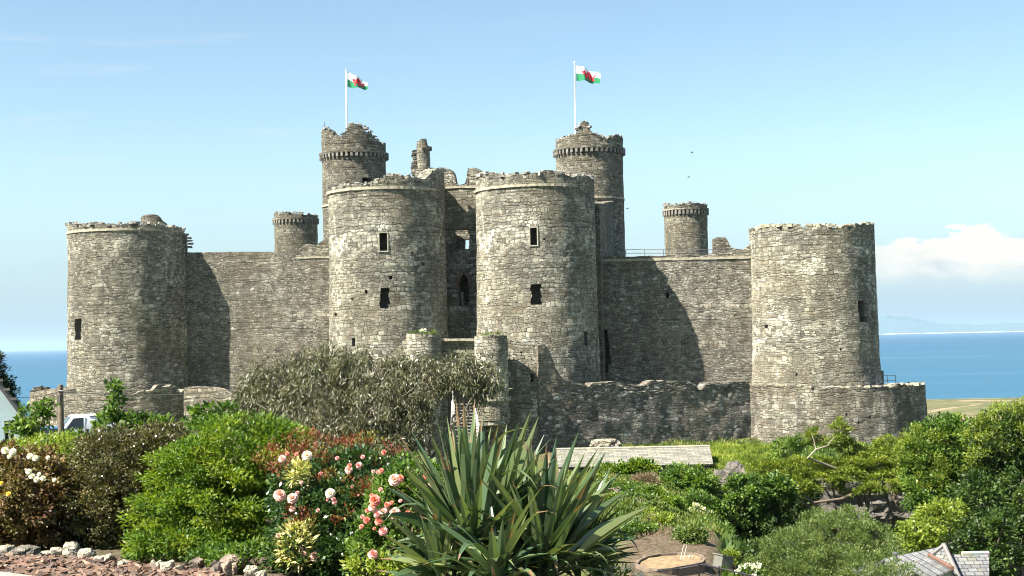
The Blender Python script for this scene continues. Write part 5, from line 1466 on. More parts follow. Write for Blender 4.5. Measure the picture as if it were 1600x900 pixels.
# blooms
def petal_mat(name, a, b):
    return leaf_mat(name, [(0.0, a), (1.0, b)], 0.25, 0.6, 0.2)
PM = [petal_mat('pale_pink_petal', (0.60, 0.25, 0.26), (0.74, 0.50, 0.46)), petal_mat('blush_white_petal', (0.70, 0.48, 0.42), (0.78, 0.70, 0.64)), petal_mat('coral_petal', (0.52, 0.08, 0.06), (0.68, 0.27, 0.21)), petal_mat('rose_pink_petal', (0.52, 0.11, 0.15), (0.70, 0.37, 0.36)), petal_mat('red_petal', (0.55, 0.03, 0.03), (0.70, 0.10, 0.07)), petal_mat('white_rose_petal', (0.76, 0.68, 0.52), (0.86, 0.83, 0.74)), petal_mat('yellow_petal', (0.75, 0.45, 0.05), (0.85, 0.62, 0.12))]
def bloom(px, py, Y, rpx, kind, parent, seed):
    rs = random.Random(seed)
    c = W(px, py, Y); r = rpx * Y / F * 0.95
    face = (Vector((-c.x, -c.y, -c.z)).normalized() + Vector((rs.uniform(-.5, .3), 0, rs.uniform(.1, .9)))).normalized()
    a = face.cross(Vector((0, 0, 1))).normalized(); b = a.cross(face).normalized()
    Q = []; var = []
    for layer in range(5):
        open_ = (0.12, 0.38, 0.68, 0.95, 1.15)[layer]; n = (3, 5, 6, 7, 7)[layer]
        for k in range(n):
            t = 2 * PI * (k + layer * .4 + rs.uniform(-.15, .15)) / n
            rad = a * math.cos(t) + b * math.sin(t); tan = face.cross(rad)
            G_ = []
            for i in range(4):
                f_ = i / 3
                th_ = open_ * (0.5 + 0.9 * f_)
                cen = rad * (math.sin(th_) * r * f_) + face * (math.cos(th_) * r * .85 * f_ + (0 if layer < 3 else -.12 * r))
                w_ = r * (0.25 + .75 * math.sin(min(1, f_ * 1.15) * PI * .62)) * (.42 + .2 * layer / 4)
                G_.append([c + cen + tan * (w_ * s_) + rad * (-abs(s_) * .15 * w_) + face * (rs.uniform(-.03, .03) * r) for s_ in (-1, 0, 1)])
            for i in range(3):
                for j in range(2):
                    Q.append([G_[i][j], G_[i][j + 1], G_[i + 1][j + 1], G_[i + 1][j]]); var.append(min(1, max(0, .15 + .7 * i / 2 + rs.uniform(-.2, .2))))
    o = quad_mesh('rose_bloom', np.array([[tuple(v) for v in q] for q in Q], np.float32), PM[kind], parent, var)
    return o
for i, (x, y, r_, k) in enumerate([(480, 712, 9, 1), (441, 717, 7, 0), (437, 774, 11, 0), (457, 779, 10, 0), (516, 771, 9, 1), (523, 784, 5, 3), (457, 795, 6, 0), (436, 838, 6, 0), (493, 870, 10, 0), (561, 727, 6, 3), (545, 734, 7, 0), (600, 707, 5, 2), (527, 716, 4, 3), (475, 866, 5, 0)]):
    bloom(x, y, 10.12 if y > 740 else 10.5, r_ * .92, k, R1, 300 + i)
for i, (x, y, r_, k) in enumerate([(586, 782, 11, 2), (582, 793, 8, 0), (590, 803, 8, 3), (599, 800, 9, 0), (617, 802, 11, 0), (573, 813, 7, 2), (592, 815, 8, 2), (599, 830, 9, 3), (583, 867, 10, 3), (617, 750, 12, 0), (625, 748, 8, 2), (667, 744, 7, 4), (677, 759, 10, 0), (665, 762, 6, 1), (605, 789, 6, 2), (565, 823, 5, 2)]):
    bloom(x, y, 9.55, r_ * .86, k, R2, 340 + i)
for i, (x, y, r_, k) in enumerate([(8, 704, 7, 5), (20, 706, 7, 5), (15, 713, 5, 5), (47, 713, 6, 5), (55, 716, 6, 5), (45, 737, 6, 5), (50, 744, 6, 5), (57, 749, 6, 5), (67, 747, 5, 5), (61, 741, 4, 5), (75, 715, 4, 5), (13, 772, 5, 6), (2, 755, 4, 6), (85, 750, 4, 5)]):
    bloom(x, y, 11.42, r_ * .85, k, WR, 380 + i)

rsb = random.Random(91)
for i in range(16):
    bloom(rsb.uniform(435, 600), rsb.uniform(690, 800), 10.25, rsb.uniform(2.2, 4.2), rsb.choice((0, 2, 3, 3)), R1, 420 + i)
for i in range(10):
    bloom(rsb.uniform(565, 640), rsb.uniform(735, 840), 9.65, rsb.uniform(2.5, 5), rsb.choice((2, 2, 3, 0)), R2, 450 + i)
# ---------------------------------------------------------------- spiky plant
def blade_set(name, root, c, n, seed, mat, Lr, wr, el_range, az_fn, droop, parent):
    rs = random.Random(seed); V = []; var = []
    for i in range(n):
        el = R(rs.uniform(*el_range)); az = az_fn(rs, i)
        L = rs.uniform(*Lr) * (0.8 + .2 * math.sin(el)); wd = rs.uniform(*wr)
        d = Vector((math.cos(az) * math.cos(el), math.sin(az) * math.cos(el), math.sin(el)))
        p = Vector(c) + Vector((math.cos(az), math.sin(az), 0)) * rs.uniform(0.02, 0.07) + Vector((0, 0, rs.uniform(-.16, .05)))
        side = d.cross(Vector((0, 0, 1))).normalized()
        side = (side + Vector((rs.uniform(-.3, .3), rs.uniform(-.3, .3), rs.uniform(-.3, .3)))).normalized()
        K = 9; rows = []
        dr = droop * rs.uniform(0.2, 1.6)
        kink = rs.random() < 0.2; kat = rs.uniform(.45, .75)
        tv = rs.random(); tipk = rs.choice((0, 0, 0, 1, 1, 2))
        for k in range(K + 1):
            f_ = k / K
            w_ = wd * (0.42 + 0.58 * min(1, f_ * 3.2)) * (1 - max(0, (f_ - .40) / .60) ** 1.35)
            nrm = side.cross(d).normalized()
            fold_ = 0.32 * w_ * (1 - f_ * .5)
            rows.append((p - side * w_ / 2 + nrm * fold_, p.copy(), p + side * w_ / 2 + nrm * fold_))
            d = (d + Vector((0, 0, -dr * f_ * .35))).normalized()
            if kink and f_ > kat: d = (d + Vector((0, 0, -.42))).normalized()
            p = p + d * (L / K); side = (side - d * side.dot(d)).normalized()
        for k in range(K):
            for j in range(2):
                V.append([rows[k][j], rows[k][j + 1], rows[k + 1][j + 1], rows[k + 1][j]])
                var.append(1.0 if (k >= K - tipk) else min(.88, max(0, tv * .8 + .04 + rs.uniform(-.03, .03))))
    return quad_mesh(name, np.array([[tuple(v) for v in q] for q in V], np.float32), mat, parent, var)
M_BLADE = leaf_mat('sword_leaf', [(0.0, (0.032, 0.062, 0.032)), (0.4, (0.072, 0.118, 0.052)), (0.7, (0.145, 0.19, 0.078)), (0.88, (0.22, 0.25, 0.10)), (0.95, (0.17, 0.12, 0.06)), (1.0, (0.19, 0.125, 0.065))], 0.2, 0.3, 0.7)  # palest green stops also paint sunlight on some blades into the colour
M_DRYBLADE = leaf_mat('dry_sword_leaf', [(0.0, (0.13, 0.08, 0.045)), (1.0, (0.22, 0.16, 0.095))], 0.2, 0.7)
YY = 8.3
yu = thing('spiky_plant', 'large sword-leaved spiky green plant in the middle foreground', 'plant', gp(790, YY))
heads = [(735, 838, YY, 90, (.60, .84)), (845, 862, YY - .1, 90, (.52, .76)), (905, 850, YY + .35, 60, (.38, .56)), (690, 885, YY - .2, 50, (.34, .54)), (775, 880, YY - .45, 34, (.36, .55))]
for i, (x, y, Y, n, Lr) in enumerate(heads):
    c = W(x, y, Y)
    lean = 0.0
    az = lambda rs, i: rs.uniform(0, 2 * PI)
    blade_set('leaf_rosette', yu, c, n, 500 + i, M_BLADE, Lr, (.042, .076), (30 if i < 2 else 8, 89 if i < 2 else 75), az, .10 if i < 2 else .22, yu)
    blade_set('leaf_rosette', yu, c + Vector((0, 0, -.06)), int(n * .5), 520 + i, M_BLADE, (Lr[0] * .8, Lr[1] * .9), (.04, .06), (-8, 32), az, .25, yu)
    blade_set('dry_leaves', yu, c + Vector((0, 0, -.1)), 9, 540 + i, M_DRYBLADE, (Lr[0] * .4, Lr[1] * .7), (.012, .03), (-40, 45), az, .5, yu)
limbs(gp(790, YY), [W(x, y + 6, Y) for x, y, Y, n, l in heads], .085, np.random.RandomState(3), M_BARK, yu, 'trunk', .05)
# tall upright leaves aimed like the photograph's fan
def fan(name, pts, Y, wd, seed):
    rs = random.Random(seed); V = []; var = []
    for (x0, y0, x1, y1, lift) in pts:
        a = W(x0, y0, Y + rs.uniform(-.25, .25)); b = W(x1, y1, Y + rs.uniform(-.4, .3)); m_ = a.lerp(b, .5) + Vector((0, 0, lift))
        K = 9; side0 = ((b - a).cross(Vector((rs.uniform(-.8, .8), 1, 0.15)))).normalized(); tv = rs.random(); rows = []
        w0 = wd * rs.uniform(.85, 1.25)
        for k in range(K + 1):
            f_ = k / K; p = a * (1 - f_) ** 2 + m_ * (2 * f_ * (1 - f_)) + b * f_ ** 2
            d = ((m_ - a) * (1 - f_) + (b - m_) * f_).normalized(); s_ = (side0 - d * side0.dot(d)).normalized(); nrm = s_.cross(d)
            w_ = w0 * (0.5 + .5 * min(1, f_ * 3)) * (1 - max(0, (f_ - .4) / .6) ** 1.3)
            rows.append((p - s_ * w_ / 2 + nrm * w_ * .3, p, p + s_ * w_ / 2 + nrm * w_ * .3))
        for k in range(K):
            for j in range(2): V.append([rows[k][j], rows[k][j + 1], rows[k + 1][j + 1], rows[k + 1][j]]); var.append(min(.88, tv * .85 + .02))
    return quad_mesh(name, np.array([[tuple(v) for v in q] for q in V], np.float32), M_BLADE, yu, var)
fan('leaf_rosette', [(735, 830, 672, 678, .02), (738, 830, 690, 660, .02), (742, 830, 714, 652, .0), (745, 830, 730, 690, 0), (748, 830, 755, 645, 0), (752, 825, 778, 668, 0), (756, 830, 792, 662, 0), (760, 830, 812, 655, 0), (770, 835, 829, 643, .02), (780, 840, 842, 650, 0), (790, 845, 852, 675, .02), (720, 835, 652, 700, .03), (716, 840, 630, 728, .04), (712, 845, 600, 760, .05), (725, 850, 590, 805, .10), (735, 860, 610, 850, .10),
    (840, 850, 870, 680, .02), (850, 850, 905, 672, .02), (858, 850, 935, 700, .03), (862, 855, 947, 705, .03), (870, 860, 968, 738, .05), (880, 860, 985, 765, .06), (890, 865, 1008, 798, .06), (900, 870, 1018, 790, .04), (840, 850, 890, 720, 0), (845, 850, 915, 705, .02), (835, 850, 960, 770, .10), (860, 860, 980, 835, .06), (880, 870, 975, 862, .05), (760, 840, 700, 800, .10), (770, 880, 640, 895, .16), (825, 850, 835, 700, 0), (815, 850, 812, 735, 0)], YY, .070, 77)

# white flowers at the lower edge
def flower_patch(name, label, px, py, Y, rx, ry, n, seed):
    rs = np.random.RandomState(seed)
    root, _ = plant(name, label, 'plant', gp(px, Y), [ell(px, py + 6, Y, rx, ry, .25)], max(10, n // 2), .06, 22, .05 * Y / 9.5, .02 * Y / 9.5, G['mid'], seed, .006)
    P, D, N, V = crown_pts([ell(px, py, Y, rx, ry, .25)], n, .03 * Y / 9.5, 12, rs, up=1.2)
    leaves('flower_heads', P, D, N, .020 * Y / 9.5, .014 * Y / 9.5, G['white'], root, V, rs)
    return root
flower_patch('white_flowers', 'white flowers along the bottom edge right of the spiky plant', 962, 898, 8.7, 40, 12, 36, 141)
flower_patch('white_flowers', 'clump of white flowers below the round grey-green bush', 1172, 897, 36.0, 20, 13, 40, 142)

# ---------------------------------------------------------------- middle distance, left
plant('dark_conifer', 'dark conifer rising behind the blue cottage at the left edge', 'tree', gp(-22, 62.0),
      [ell(-22, 568, 62, 22, 24, .7), ell(-20, 595, 62, 34, 22, 1.0), ell(-18, 620, 62, 42, 20, 1.2), ell(-16, 645, 62, 48, 20, 1.4), ell(-16, 672, 62, 52, 20, 1.5)], 420, .30, 60, .20, .05, G['conifer'], 151, .22, 'trunk', 'crown', flat=.4, up=.1, tops=2)
plant('leafy_shrub', 'leafy green shrub against the wall of the blue cottage', 'shrub', gp(55, 38), [ell(55, 655, 38, 26, 22, .5), ell(40, 672, 38, 20, 20, .4), ell(72, 640, 38, 8, 20, .25)], 52, .16, 20, .15, .085, G['mid'], 152, .04)
plant('leafy_shrub', 'glossy leafy shrub with one tall shoot in front of the left tower', 'shrub', gp(190, 34), [ell(178, 628, 34, 9, 30, .25), ell(172, 660, 34, 20, 15, .35), ell(215, 662, 34, 34, 13, .4), ell(262, 666, 34, 28, 12, .35)], 92, .13, 22, .14, .08, G['mid'], 153, .04)
plant('leafy_shrub', 'small leafy shrub reaching up beside the short pale wall stub', 'shrub', gp(335, 33), [ell(302, 655, 33, 20, 16, .3), ell(325, 648, 33, 14, 18, .3), ell(352, 650, 33, 22, 18, .4), ell(335, 668, 33, 45, 14, .4)], 70, .13, 20, .13, .075, G['mid'], 154, .04)
plant('lime_hedge', 'yellow-green hedge behind the white roses', 'hedge', gp(80, 20), [ell(70, 706, 20, 52, 26, .5), ell(115, 712, 20, 30, 26, .5), ell(30, 712, 20, 40, 24, .5)], 260, .10, 44, .05, .022, G['lime'], 155, .03)
plant('small_shrub', 'small green shrub with pale tips in front of the white van', 'shrub', gp(125, 30), [ell(110, 690, 30, 30, 16, .4), ell(140, 686, 30, 22, 14, .3)], 60, .11, 26, .09, .05, G['mid'], 156, .03)
# drooping grey tree
rs = np.random.RandomState(160)
tb = gp(560, 62)
tree = thing('drooping_tree', 'wide grey-olive drooping tree in front of the castle gate', 'tree', tb)
E_ = [ell(430, 600, 62, 58, 40, 1.5), ell(500, 575, 62, 62, 34, 1.6), ell(580, 580, 61.5, 70, 34, 1.6), ell(655, 590, 61, 58, 36, 1.5), ell(722, 582, 61, 52, 28, 1.4), ell(760, 600, 61, 26, 34, 1.0), ell(400, 640, 61, 45, 32, 1.2), ell(490, 640, 60.5, 78, 48, 1.6), ell(590, 640, 60, 75, 54, 1.6), ell(645, 645, 60, 34, 55, 1.2), ell(545, 690, 59.5, 90, 40, 1.5), ell(625, 705, 59.5, 50, 40, 1.2), ell(370, 645, 61, 25, 22, .8)]
P, D, N, V = crown_pts(E_, 700, .38, 72, rs, flat=1.3, lo=.4)
D = unit(D * .45 + np.array([0, 0, -0.9]) + rs.normal(size=D.shape) * .42); N = unit(rs.normal(size=D.shape) + np.array([0, -.4, .3]))
leaves('crown', P, D, N, .24, .05, G['willow'], tree, V, rs, below=.1)
tops_ = [(e[0] + rs.uniform(-.5, .5) * e[3], e[1] - rs.uniform(0, .8) * e[4], e[2] + rs.uniform(.1, .8) * e[5]) for e in E_ for _ in range(3)]
limbs(tb, tops_[:14], .14, rs, M_BARK, tree, 'trunk', .2)
limbs(gp(640, 61), tops_[14:26] + [tuple(W(775, 590, 60)), tuple(W(735, 625, 59.5))], .11, rs, M_BARK_PALE, tree, 'trunk', .2)
limbs(gp(470, 61), tops_[26:], .11, rs, M_BARK_PALE, tree, 'trunk', .2)
# small growth on the barbican
rs = np.random.RandomState(166)
for nm, lab, px, py, Y, rx, sd in (('wall_weeds', 'tuft of weeds with a white flower head on the left stub turret', 664, 520, 108.6, 26, 1), ('wall_weeds', 'yellow-green weeds growing along the right stub turret top', 772, 523, 108.2, 24, 2)):
    root = thing(nm, lab, 'weeds', W(px, py, Y))
    P, D, N, V = crown_pts([ell(px, py, Y, rx, 3.5, .7)], 30, .12, 14, rs, up=1.0)
    leaves('foliage', P, D, N, .15, .05, G['grass'], root, V, rs)
    if sd == 1:
        P, D, N, V = crown_pts([ell(661, 517, 108.2, 4, 2, .2)], 8, .10, 14, rs, up=1.0); leaves('flower_head', P, D, N, .09, .08, G['white'], root, V, rs)

# ---------------------------------------------------------------- the valley on the right
def tree_(name, label, px, Y, ells, clumps, cr, per, L, Wd, mat, seed, r=.18, cat='tree', **kw):
    return plant(name, label, cat, gp(px, Y), ells, clumps, cr, per, L, Wd, mat, seed, r, 'trunk' if cat == 'tree' else 'stem', 'crown' if cat == 'tree' else 'foliage', **kw)
tree_('spreading_pine', 'yellow-green spreading pine with a bare pale limb in front of the bastion', 1345, 84,
      [ell(1215, 735, 84, 48, 16, 1.1), ell(1195, 752, 84, 30, 14, .9), ell(1262, 728, 84, 45, 15, 1.1), ell(1278, 752, 83.5, 45, 15, 1.0), ell(1322, 735, 84, 50, 20, 1.2), ell(1372, 728, 84, 48, 22, 1.2), ell(1410, 712, 84, 36, 22, 1.1), ell(1345, 708, 85, 40, 12, .8), ell(1390, 752, 83, 45, 18, 1.0), ell(1420, 745, 83, 30, 24, 1.0), ell(1270, 682, 84, 12, 14, .4), ell(1290, 690, 84, 16, 8, .4), ell(1312, 672, 84, 13, 18, .5), ell(1240, 760, 83.5, 28, 10, .7), ell(1330, 765, 83.5, 25, 9, .6), ell(1320, 695, 84.5, 16, 12, .5), ell(1385, 690, 84.5, 18, 9, .5)],
      760, .34, 84, .19, .055, G['pine'], 171, .16, flat=.42, up=.5, out=.55)
PT = bpy.data.objects['spreading_pine']
limb = MB().tube([W(1345, 745, 84), W(1300, 730, 83.2), W(1262, 715, 82.8), W(1275, 702, 82.8), W(1292, 697, 82.8), W(1304, 683, 83)], [.10, .085, .07, .055, .04, .02], 8)
limb.tube([W(1275, 702, 82.8), W(1272, 690, 83), W(1268, 676, 83.2)], [.035, .025, .012], 6)
limb.build('bare_limb', M_BARK_PALE, PT, smooth=60)
limb = MB().tube([W(1345, 790, 84), W(1340, 768, 83.5), W(1315, 780, 82.6), W(1272, 785, 82.4)], [.18, .14, .11, .06], 8)
limb.tube([W(1410, 800, 83), W(1395, 770, 83), W(1375, 740, 83.4)], [.2, .16, .1], 8)
limb.build('low_bough', M_BARK, PT, smooth=60)
tree_('ivy_clump', 'round dark green ivy clump on a stump at the foot of the bastion', 1228, 92, [ell(1228, 702, 92, 22, 18, .8), ell(1215, 715, 92, 14, 10, .5), ell(1250, 690, 92, 20, 10, .7)], 60, .28, 40, .17, .12, G['mid'], 172, .1, cat='shrub')
tree_('broadleaf_tree', 'tall bright-topped leafy tree right of the bastion, left one of the two', 1468, 76,
      [ell(1478, 690, 76, 38, 42, 1.6), ell(1440, 720, 76, 34, 40, 1.4), ell(1500, 735, 76, 42, 48, 1.6), ell(1455, 770, 75, 42, 42, 1.5), ell(1500, 800, 75, 46, 46, 1.5), ell(1440, 690, 76.5, 22, 28, .9), ell(1510, 668, 76.5, 24, 22, .9)], 400, .42, 60, .21, .13, G['mid'], 173, .2, lo=.6)
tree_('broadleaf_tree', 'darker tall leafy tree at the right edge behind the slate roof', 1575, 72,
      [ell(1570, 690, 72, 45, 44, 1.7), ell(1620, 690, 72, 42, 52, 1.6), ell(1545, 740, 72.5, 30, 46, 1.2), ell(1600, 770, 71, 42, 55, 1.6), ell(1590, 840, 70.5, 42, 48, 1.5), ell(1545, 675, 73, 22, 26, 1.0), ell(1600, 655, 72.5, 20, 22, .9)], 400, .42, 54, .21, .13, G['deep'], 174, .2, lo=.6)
rs = np.random.RandomState(175)
for nm, mat, E2, n_ in (('crown', G['pine'], [ell(1575, 668, 71.5, 52, 34, 1.6), ell(1540, 690, 72, 32, 40, 1.3), ell(1610, 650, 72, 30, 24, 1.1)], 130),):
    P, D, N, V = crown_pts(E2, n_, .40, 60, rs, lo=.8, up=.5); leaves(nm, P, D, N, .17, .05, mat, bpy.data.objects['broadleaf_tree.001'], V, rs)
P, D, N, V = crown_pts([ell(1440, 712, 75.5, 38, 44, 1.5), ell(1500, 700, 76, 30, 36, 1.2), ell(1470, 755, 74.8, 42, 40, 1.4)], 130, .40, 60, rs, lo=.8, up=.5); leaves('crown', P, D, N, .17, .05, G['pine'], bpy.data.objects['broadleaf_tree'], V, rs)
tree_('yellow_green_tree', 'lime-leaved sycamore sapling above the slate roof peak', 1445, 55, [ell(1430, 832, 55, 34, 20, .8), ell(1465, 812, 56, 34, 22, .8), ell(1440, 852, 54.5, 26, 16, .6), ell(1480, 795, 57, 24, 14, .6)], 120, .24, 42, .15, .10, G['lime'], 176, .08, lo=.6)
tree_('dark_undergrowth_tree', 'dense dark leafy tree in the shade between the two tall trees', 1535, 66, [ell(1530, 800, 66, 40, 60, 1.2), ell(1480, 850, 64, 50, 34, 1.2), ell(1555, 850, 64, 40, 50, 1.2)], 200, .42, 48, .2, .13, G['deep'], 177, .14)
tree_('round_ivy_tree', 'rounded dark ivy-covered tree in front of the tall rock face', 1180, 72, [ell(1165, 780, 72, 34, 32, 1.3), ell(1195, 800, 72, 36, 44, 1.4), ell(1150, 822, 71.5, 26, 38, 1.1), ell(1215, 770, 72.5, 26, 24, 1.0), ell(1180, 850, 71, 40, 40, 1.3)], 300, .36, 54, .19, .13, G['deep'], 178, .16, lo=.6)
rs = np.random.RandomState(179)
P, D, N, V = crown_pts([ell(1168, 772, 71.5, 34, 28, 1.2), ell(1210, 765, 72, 26, 20, .9)], 75, .34, 48, rs, lo=.85); leaves('crown', P, D, N, .18, .13, G['mid'], bpy.data.objects['round_ivy_tree'], V, rs)
tree_('grey_green_bush', 'large pale grey-green small-leaved bush left of the flue pipe', 1300, 44, [ell(1300, 850, 44, 62, 48, 1.1), ell(1240, 870, 43.5, 56, 44, 1.0), ell(1355, 860, 43.5, 52, 46, 1.0), ell(1195, 890, 43, 36, 28, .7), ell(1310, 895, 42.5, 90, 40, 1.0), ell(1390, 890, 42.5, 30, 34, .6), ell(1398, 905, 36.5, 36, 30, .5), ell(1350, 895, 37, 40, 34, .5), ell(1330, 808, 44.5, 28, 16, .5), ell(1275, 812, 44.5, 22, 14, .4)], 1100, .20, 52, .075, .032, G['grey'], 180, .07, cat='shrub', up=.8, lo=.65)
def ground_Y(px, py):
    for Y in np.arange(30.0, 108.0, 0.5):
        x = W(px, py, Y).x
        if proj((x, Y, Hf(x, Y)))[1] <= py: return float(Y)
    return 100.0
def on_bank(px, py, rx, ry, depth):
    return ell(px, py, ground_Y(px, py + ry * .6), rx, ry, depth)
for i, (lab, mat, px, Y, es, n_) in enumerate([
    ('lime-green shrub under the left half of the long stone roof', G['bright'], 975, 94, [ell(960, 742, 94, 34, 15, .9), ell(1000, 735, 94, 26, 13, .8)], 110),
    ('bushy green shrub under the right half of the long stone roof', G['mid'], 1075, 92, [ell(1062, 745, 92, 30, 20, 1.0), ell(1095, 760, 91, 26, 30, 1.0), ell(1045, 765, 91, 22, 18, .8)], 170),
    ('dark round shrub below the bushy one, left of the cream flower heads', G['mid'], 1066, 74, [ell(1068, 812, 74, 20, 22, .8), ell(1055, 825, 73.5, 12, 16, .6)], 90),
    ('blue-green rounded shrub above the yellow pot plant', G['mid'], 1115, 58, [ell(1108, 835, 58, 26, 20, .7), ell(1132, 850, 57.5, 20, 22, .6), ell(1120, 860, 57, 18, 16, .5)], 120),
    ('leafy shrub carrying cream flower heads in the middle of the bank', G['mid'], 1095, 70, [ell(1095, 795, 70, 26, 24, .9), ell(1118, 805, 70, 18, 22, .8)], 120),
    ('low bright shrub just right of the spiky leaves', G['bright'], 985, 62, [ell(975, 815, 62, 28, 16, .7), ell(950, 790, 64, 24, 14, .7)], 90),
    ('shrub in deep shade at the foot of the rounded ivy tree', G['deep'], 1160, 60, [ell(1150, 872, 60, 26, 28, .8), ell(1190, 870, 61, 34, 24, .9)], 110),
    ('pale green spreading weed shrub in the middle of the grassy bank', G['grey'], 1000, ground_Y(1000, 792), [on_bank(1000, 785, 22, 10, .9), on_bank(1025, 797, 16, 9, .7)], 60),
    ('small bright shrub on the bank just above the bare earth', G['lime'], 1040, ground_Y(1035, 822), [on_bank(1035, 815, 16, 9, .6), on_bank(1012, 808, 12, 8, .5)], 50),
    ('dark low bramble between the dead brown shrub and the spiky leaves', G['mid'], 965, ground_Y(965, 776), [on_bank(960, 770, 26, 10, .9), on_bank(990, 772, 14, 8, .7)], 70),
    ('rounded mid-green shrub growing out of the bare earth beside the sword leaves', G['mid'], 1000, ground_Y(995, 842), [on_bank(990, 832, 22, 13, .5), on_bank(1014, 830, 13, 9, .35)], 70),
    ('olive bramble spilling over the right end of the timber edging', G['grey'], 1082, ground_Y(1082, 846), [on_bank(1086, 836, 16, 14, .45), on_bank(1066, 838, 12, 9, .35)], 60),
    ('bright low shrub at the centre of the bank under the dead brown heap', G['bright'], 1025, ground_Y(1025, 784), [on_bank(1020, 776, 20, 10, .9), on_bank(1046, 788, 15, 10, .8)], 60),
    ('dark leafy shrub against the castle rock between pine and roof', G['deep'], 1235, 88, [ell(1238, 790, 88, 34, 24, 1.0), ell(1262, 770, 88, 22, 12, .7)], 110)]):
    rt, _ = tree_('bank_shrub', lab, px, Y, es, n_, .0044 * Y, 46, .0024 * Y, .0015 * Y, mat, 190 + i, .05, cat='shrub', group='shrubs on the valley bank')
    if 'cream' in lab:
        rs = np.random.RandomState(5); P, D, N, V = crown_pts([ell(1088, 795, 68.9, 14, 9, .3), ell(1108, 806, 69.0, 10, 8, .3)], 30, .10, 14, rs, up=.8); leaves('flower_heads', P, D, N, .08, .07, G['white'], rt, V, rs)
rs = np.random.RandomState(210)
ds = thing('dead_shrub', 'heap of dry brown twigs left of the bushy green shrub', 'shrub', gp(1010, 88))
P, D, N, V = crown_pts([ell(1008, 755, 87.5, 20, 11, .6)], 120, .25, 30, rs); leaves('twigs', P, D, N, .35, .025, G['dry'], ds, V, rs)
# pot plant
pt = thing('pot_plant', 'yellow-green plant in a terracotta pot on the patio', 'plant', W(1143, 893, 37.2))
pc = W(1143, 890, 37.2)
MB().tube([pc, pc + Vector((0, 0, .17)), pc + Vector((0, 0, .17)), pc + Vector((0, 0, .21))], [.11, .15, .17, .17], 20).build('pot', M_TERRA, pt, smooth=40)
P, D, N, V = crown_pts([ell(1141, 872, 37.2, 13, 11, .22)], 50, .07, 24, rs, up=.8); leaves('foliage', P, D, N, .08, .035, G['lime'], pt, V, rs)
# bank grass: only stuff, nobody could count it
def grass_patch(name, label, n, pxr, Yr, L, Wd, mat, seed, keep=None):
    rs = np.random.RandomState(seed)
    Y = rs.uniform(Yr[0], Yr[1], n); px = rs.uniform(pxr[0], pxr[1], n); x = (px - 800) / F * Y
    if keep is not None:
        k = keep(px, Y, rs); Y, px, x = Y[k], px[k], x[k]
    P = np.stack([x, Y, H(x, Y) - .02], 1)
    c = np.array([noise.noise(Vector((a * .5, b * .5, seed))) for a, b in zip(x, Y)])
    D = unit(rs.normal(size=P.shape) * .45 + np.array([0, 0, 1.0])); N = unit(rs.normal(size=P.shape))
    V = np.clip(.5 + c * .8 + rs.normal(size=len(P)) * .18, 0, 1)
    o = leaves(name, P, D, N, L, Wd, mat, None, V, rs); tag(o, label, kind='stuff'); return o
grass_patch('bank_grass', 'rough green grass and weeds on the valley bank', 52000, (880, 1140), (50, 98), .24, .10, G['grass'], 221, lambda px, Y, rs: rs.random(len(px)) < np.where(px < 1090, .95, .5))
grass_patch('slope_grass', 'bright green grass slope right of the long stone roof', 26000, (1105, 1215), (98.5, 111),   .42, .10, G['lime'], 222)
grass_patch('undergrowth', 'low dark undergrowth on the valley floor', 26000, (1120, 1680), (30, 92), .5, .22, G['deep'], 223)
grass_patch('castle_grass', 'grass at the foot of the bastion', 9000, (1200, 1480), (100, 116), .4, .1, G['mid'], 224)
grass_patch('castle_grass', 'tufts along the foot of the dark wall', 5000, (860, 1180), (106, 120), .35, .09, G['grass'], 228, lambda px, Y, rs: rs.random(len(px)) < .8)
grass_patch('yard_grass', 'grass in the yard behind the garden hedges', 16000, (-60, 520), (16, 60), .25, .06, G['grass'], 225)
grass_patch('straw', 'dry straw and stalks on the bare earth bank', 3000, (975, 1105), (43, 56), .20, .015, G['dry'], 226)

# ---------------------------------------------------------------- stones and slate chippings
zg_ = -1.66
stones = [(8, 863, 13, 10, 'leftmost whitish edging stone below the white roses'), (38, 863, 22, 9, 'long low whitish edging stone, second from the left'), (72, 867, 11, 6, 'small flat whitish stone between two long edging stones'), (87, 865, 11, 9, 'rounded whitish edging stone left of the large pale block'), (110, 862, 14, 14, 'large pale block, the tallest of the whitish edging stones'), (134, 870, 13, 11, 'pale angular edging stone right of the tallest block'), (156, 876, 11, 7, 'low buff edging stone below the olive shrub'), (171, 877, 8, 10, 'upright pale stone right of the low buff one'), (192, 884, 8, 9, 'small grey stone where the edging bends towards the viewer'),
          (240, 886, 6, 11, 'narrow upright white slab, first of the leaning row'), (249, 888, 6, 11, 'second leaning white slab of the row'), (261, 889, 12, 11, 'broad white leaning slab in the middle of the edging'), (279, 893, 8, 9, 'small pale stone right of the broad white slab'), (307, 886, 10, 14, 'mossy brown upright stone under the bright shrub'), (336, 892, 8, 14, 'tall buff stone standing among the brown edging stones'), (354, 891, 8, 14, 'tall grey-buff stone beside the other tall one'), (366, 890, 5, 9, 'thin small stone right of the two tall ones'), (392, 894, 11, 9, 'squared pale stone at the foot of the rose bush'), (408, 899, 10, 6, 'low pale stone at the bottom edge, last of the row'), (362, 880, 18, 12, 'rounded brown boulder half under the bright shrub')]
for i, (x, y, rx, rz_, lab) in enumerate(stones):
    Y = 1.66 * F / (y + rz_ * .8 - (530.6 - (x - 800) * .02007)); c = W(x, y, Y); s = Y / F
    rock('border_stone', (c.x, c.y + rx * s * .3, c.z), (rx * s * 1.02, rx * s * .9, rz_ * s * 1.05), M_PALE if x < 300 or x > 380 else M_BROWNROCK, 20 + i, 3, .30, lab, 'stones edging the slate bed', rotz=i * 1.3, freq=1.3)
rs = random.Random(44); vs_, var_ = [], []
mb = MB()
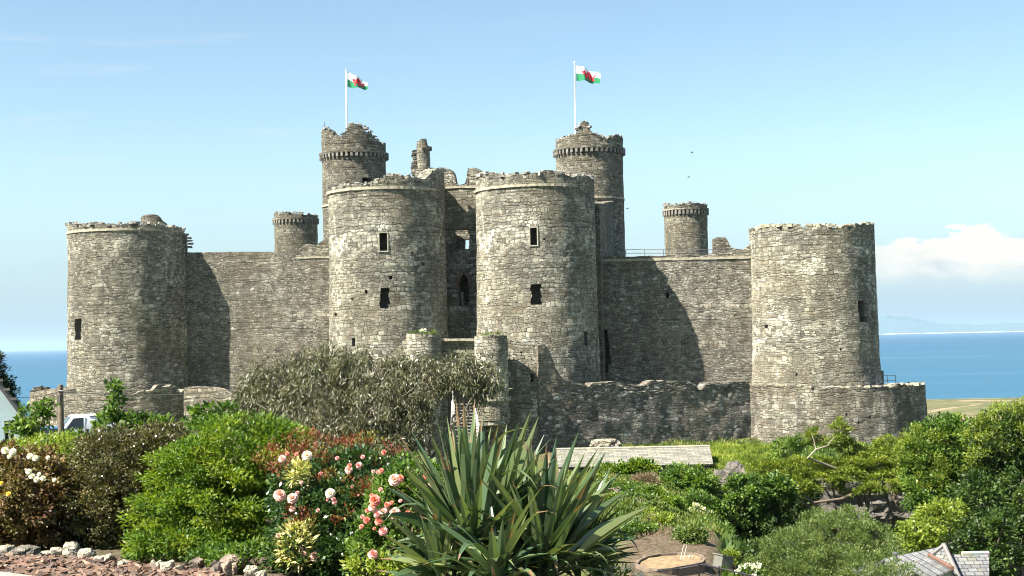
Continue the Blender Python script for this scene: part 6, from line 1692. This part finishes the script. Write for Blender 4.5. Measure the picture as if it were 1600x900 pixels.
for i in range(5200):
    px = rs.uniform(-60, 345); y = rs.uniform(866, 935)
    if y < 866 + max(0, (px - 120)) * .10 + 4: continue
    Y = 1.63 * F / (y - (530.6 - (px - 800) * .02007)); c = W(px, y, Y)
    if Y > 11.1: continue
    L_, w_, t_ = rs.uniform(.03, .11), rs.uniform(.02, .06), rs.uniform(.006, .016)
    ro = Matrix.Rotation(rs.uniform(0, 6.3), 3, 'Z') @ Matrix.Rotation(rs.gauss(0, .28), 3, 'X') @ Matrix.Rotation(rs.gauss(0, .22), 3, 'Y')
    mb.box((c.x, c.y, -1.64 + rs.uniform(0, .035)), (L_, w_, t_), ro, mi=rs.choice((0, 0, 0, 1, 1, 2)), jit=.006, rng=rs)
o = mb.build('slate_chippings', [plain('rust_slate_chip', (.135, .078, .05), .8, var=.35, scale=9), plain('brown_slate_chip', (.085, .058, .043), .8, var=.3, scale=9), plain('buff_slate_chip', (.19, .13, .085), .8, var=.25, scale=9)])
tag(o, 'rust-brown slate chippings covering the garden bed', kind='stuff')
a, b = W(-60, 885.5, 10.25), W(92, 903, 9.6)
kd = (b - a); kd.z = 0; kn = Vector((kd.y, -kd.x, 0)).normalized()
mb = MB().poly_prism([Vector((a.x, a.y, -1.58)), Vector((b.x, b.y, -1.58)), Vector((b.x, b.y, -1.58)) + kn * .7, Vector((a.x, a.y, -1.58)) + kn * .7], (0, 0, -.25))
o = mb.build('path', M_concrete); tag(o, 'pale concrete path edge at the bottom left corner', kind='structure')
# ================================================================ air
m = bpy.data.materials.new('haze'); m.use_nodes = True
t = m.node_tree; t.nodes.clear(); k = NT(t)
out = k.n('ShaderNodeOutputMaterial'); pv = k.n('ShaderNodeVolumePrincipled')
pv.inputs['Color'].default_value = (0.55, 0.78, 1.0, 1); pv.inputs['Density'].default_value = 2.6e-5; pv.inputs['Anisotropy'].default_value = 0.2
k.link(pv.outputs[0], out.inputs['Volume'])
hz = MB().box((0, 31000, 100), (142000, 64000, 400)).build('haze', m)
tag(hz, 'thin sea haze', kind='stuff')
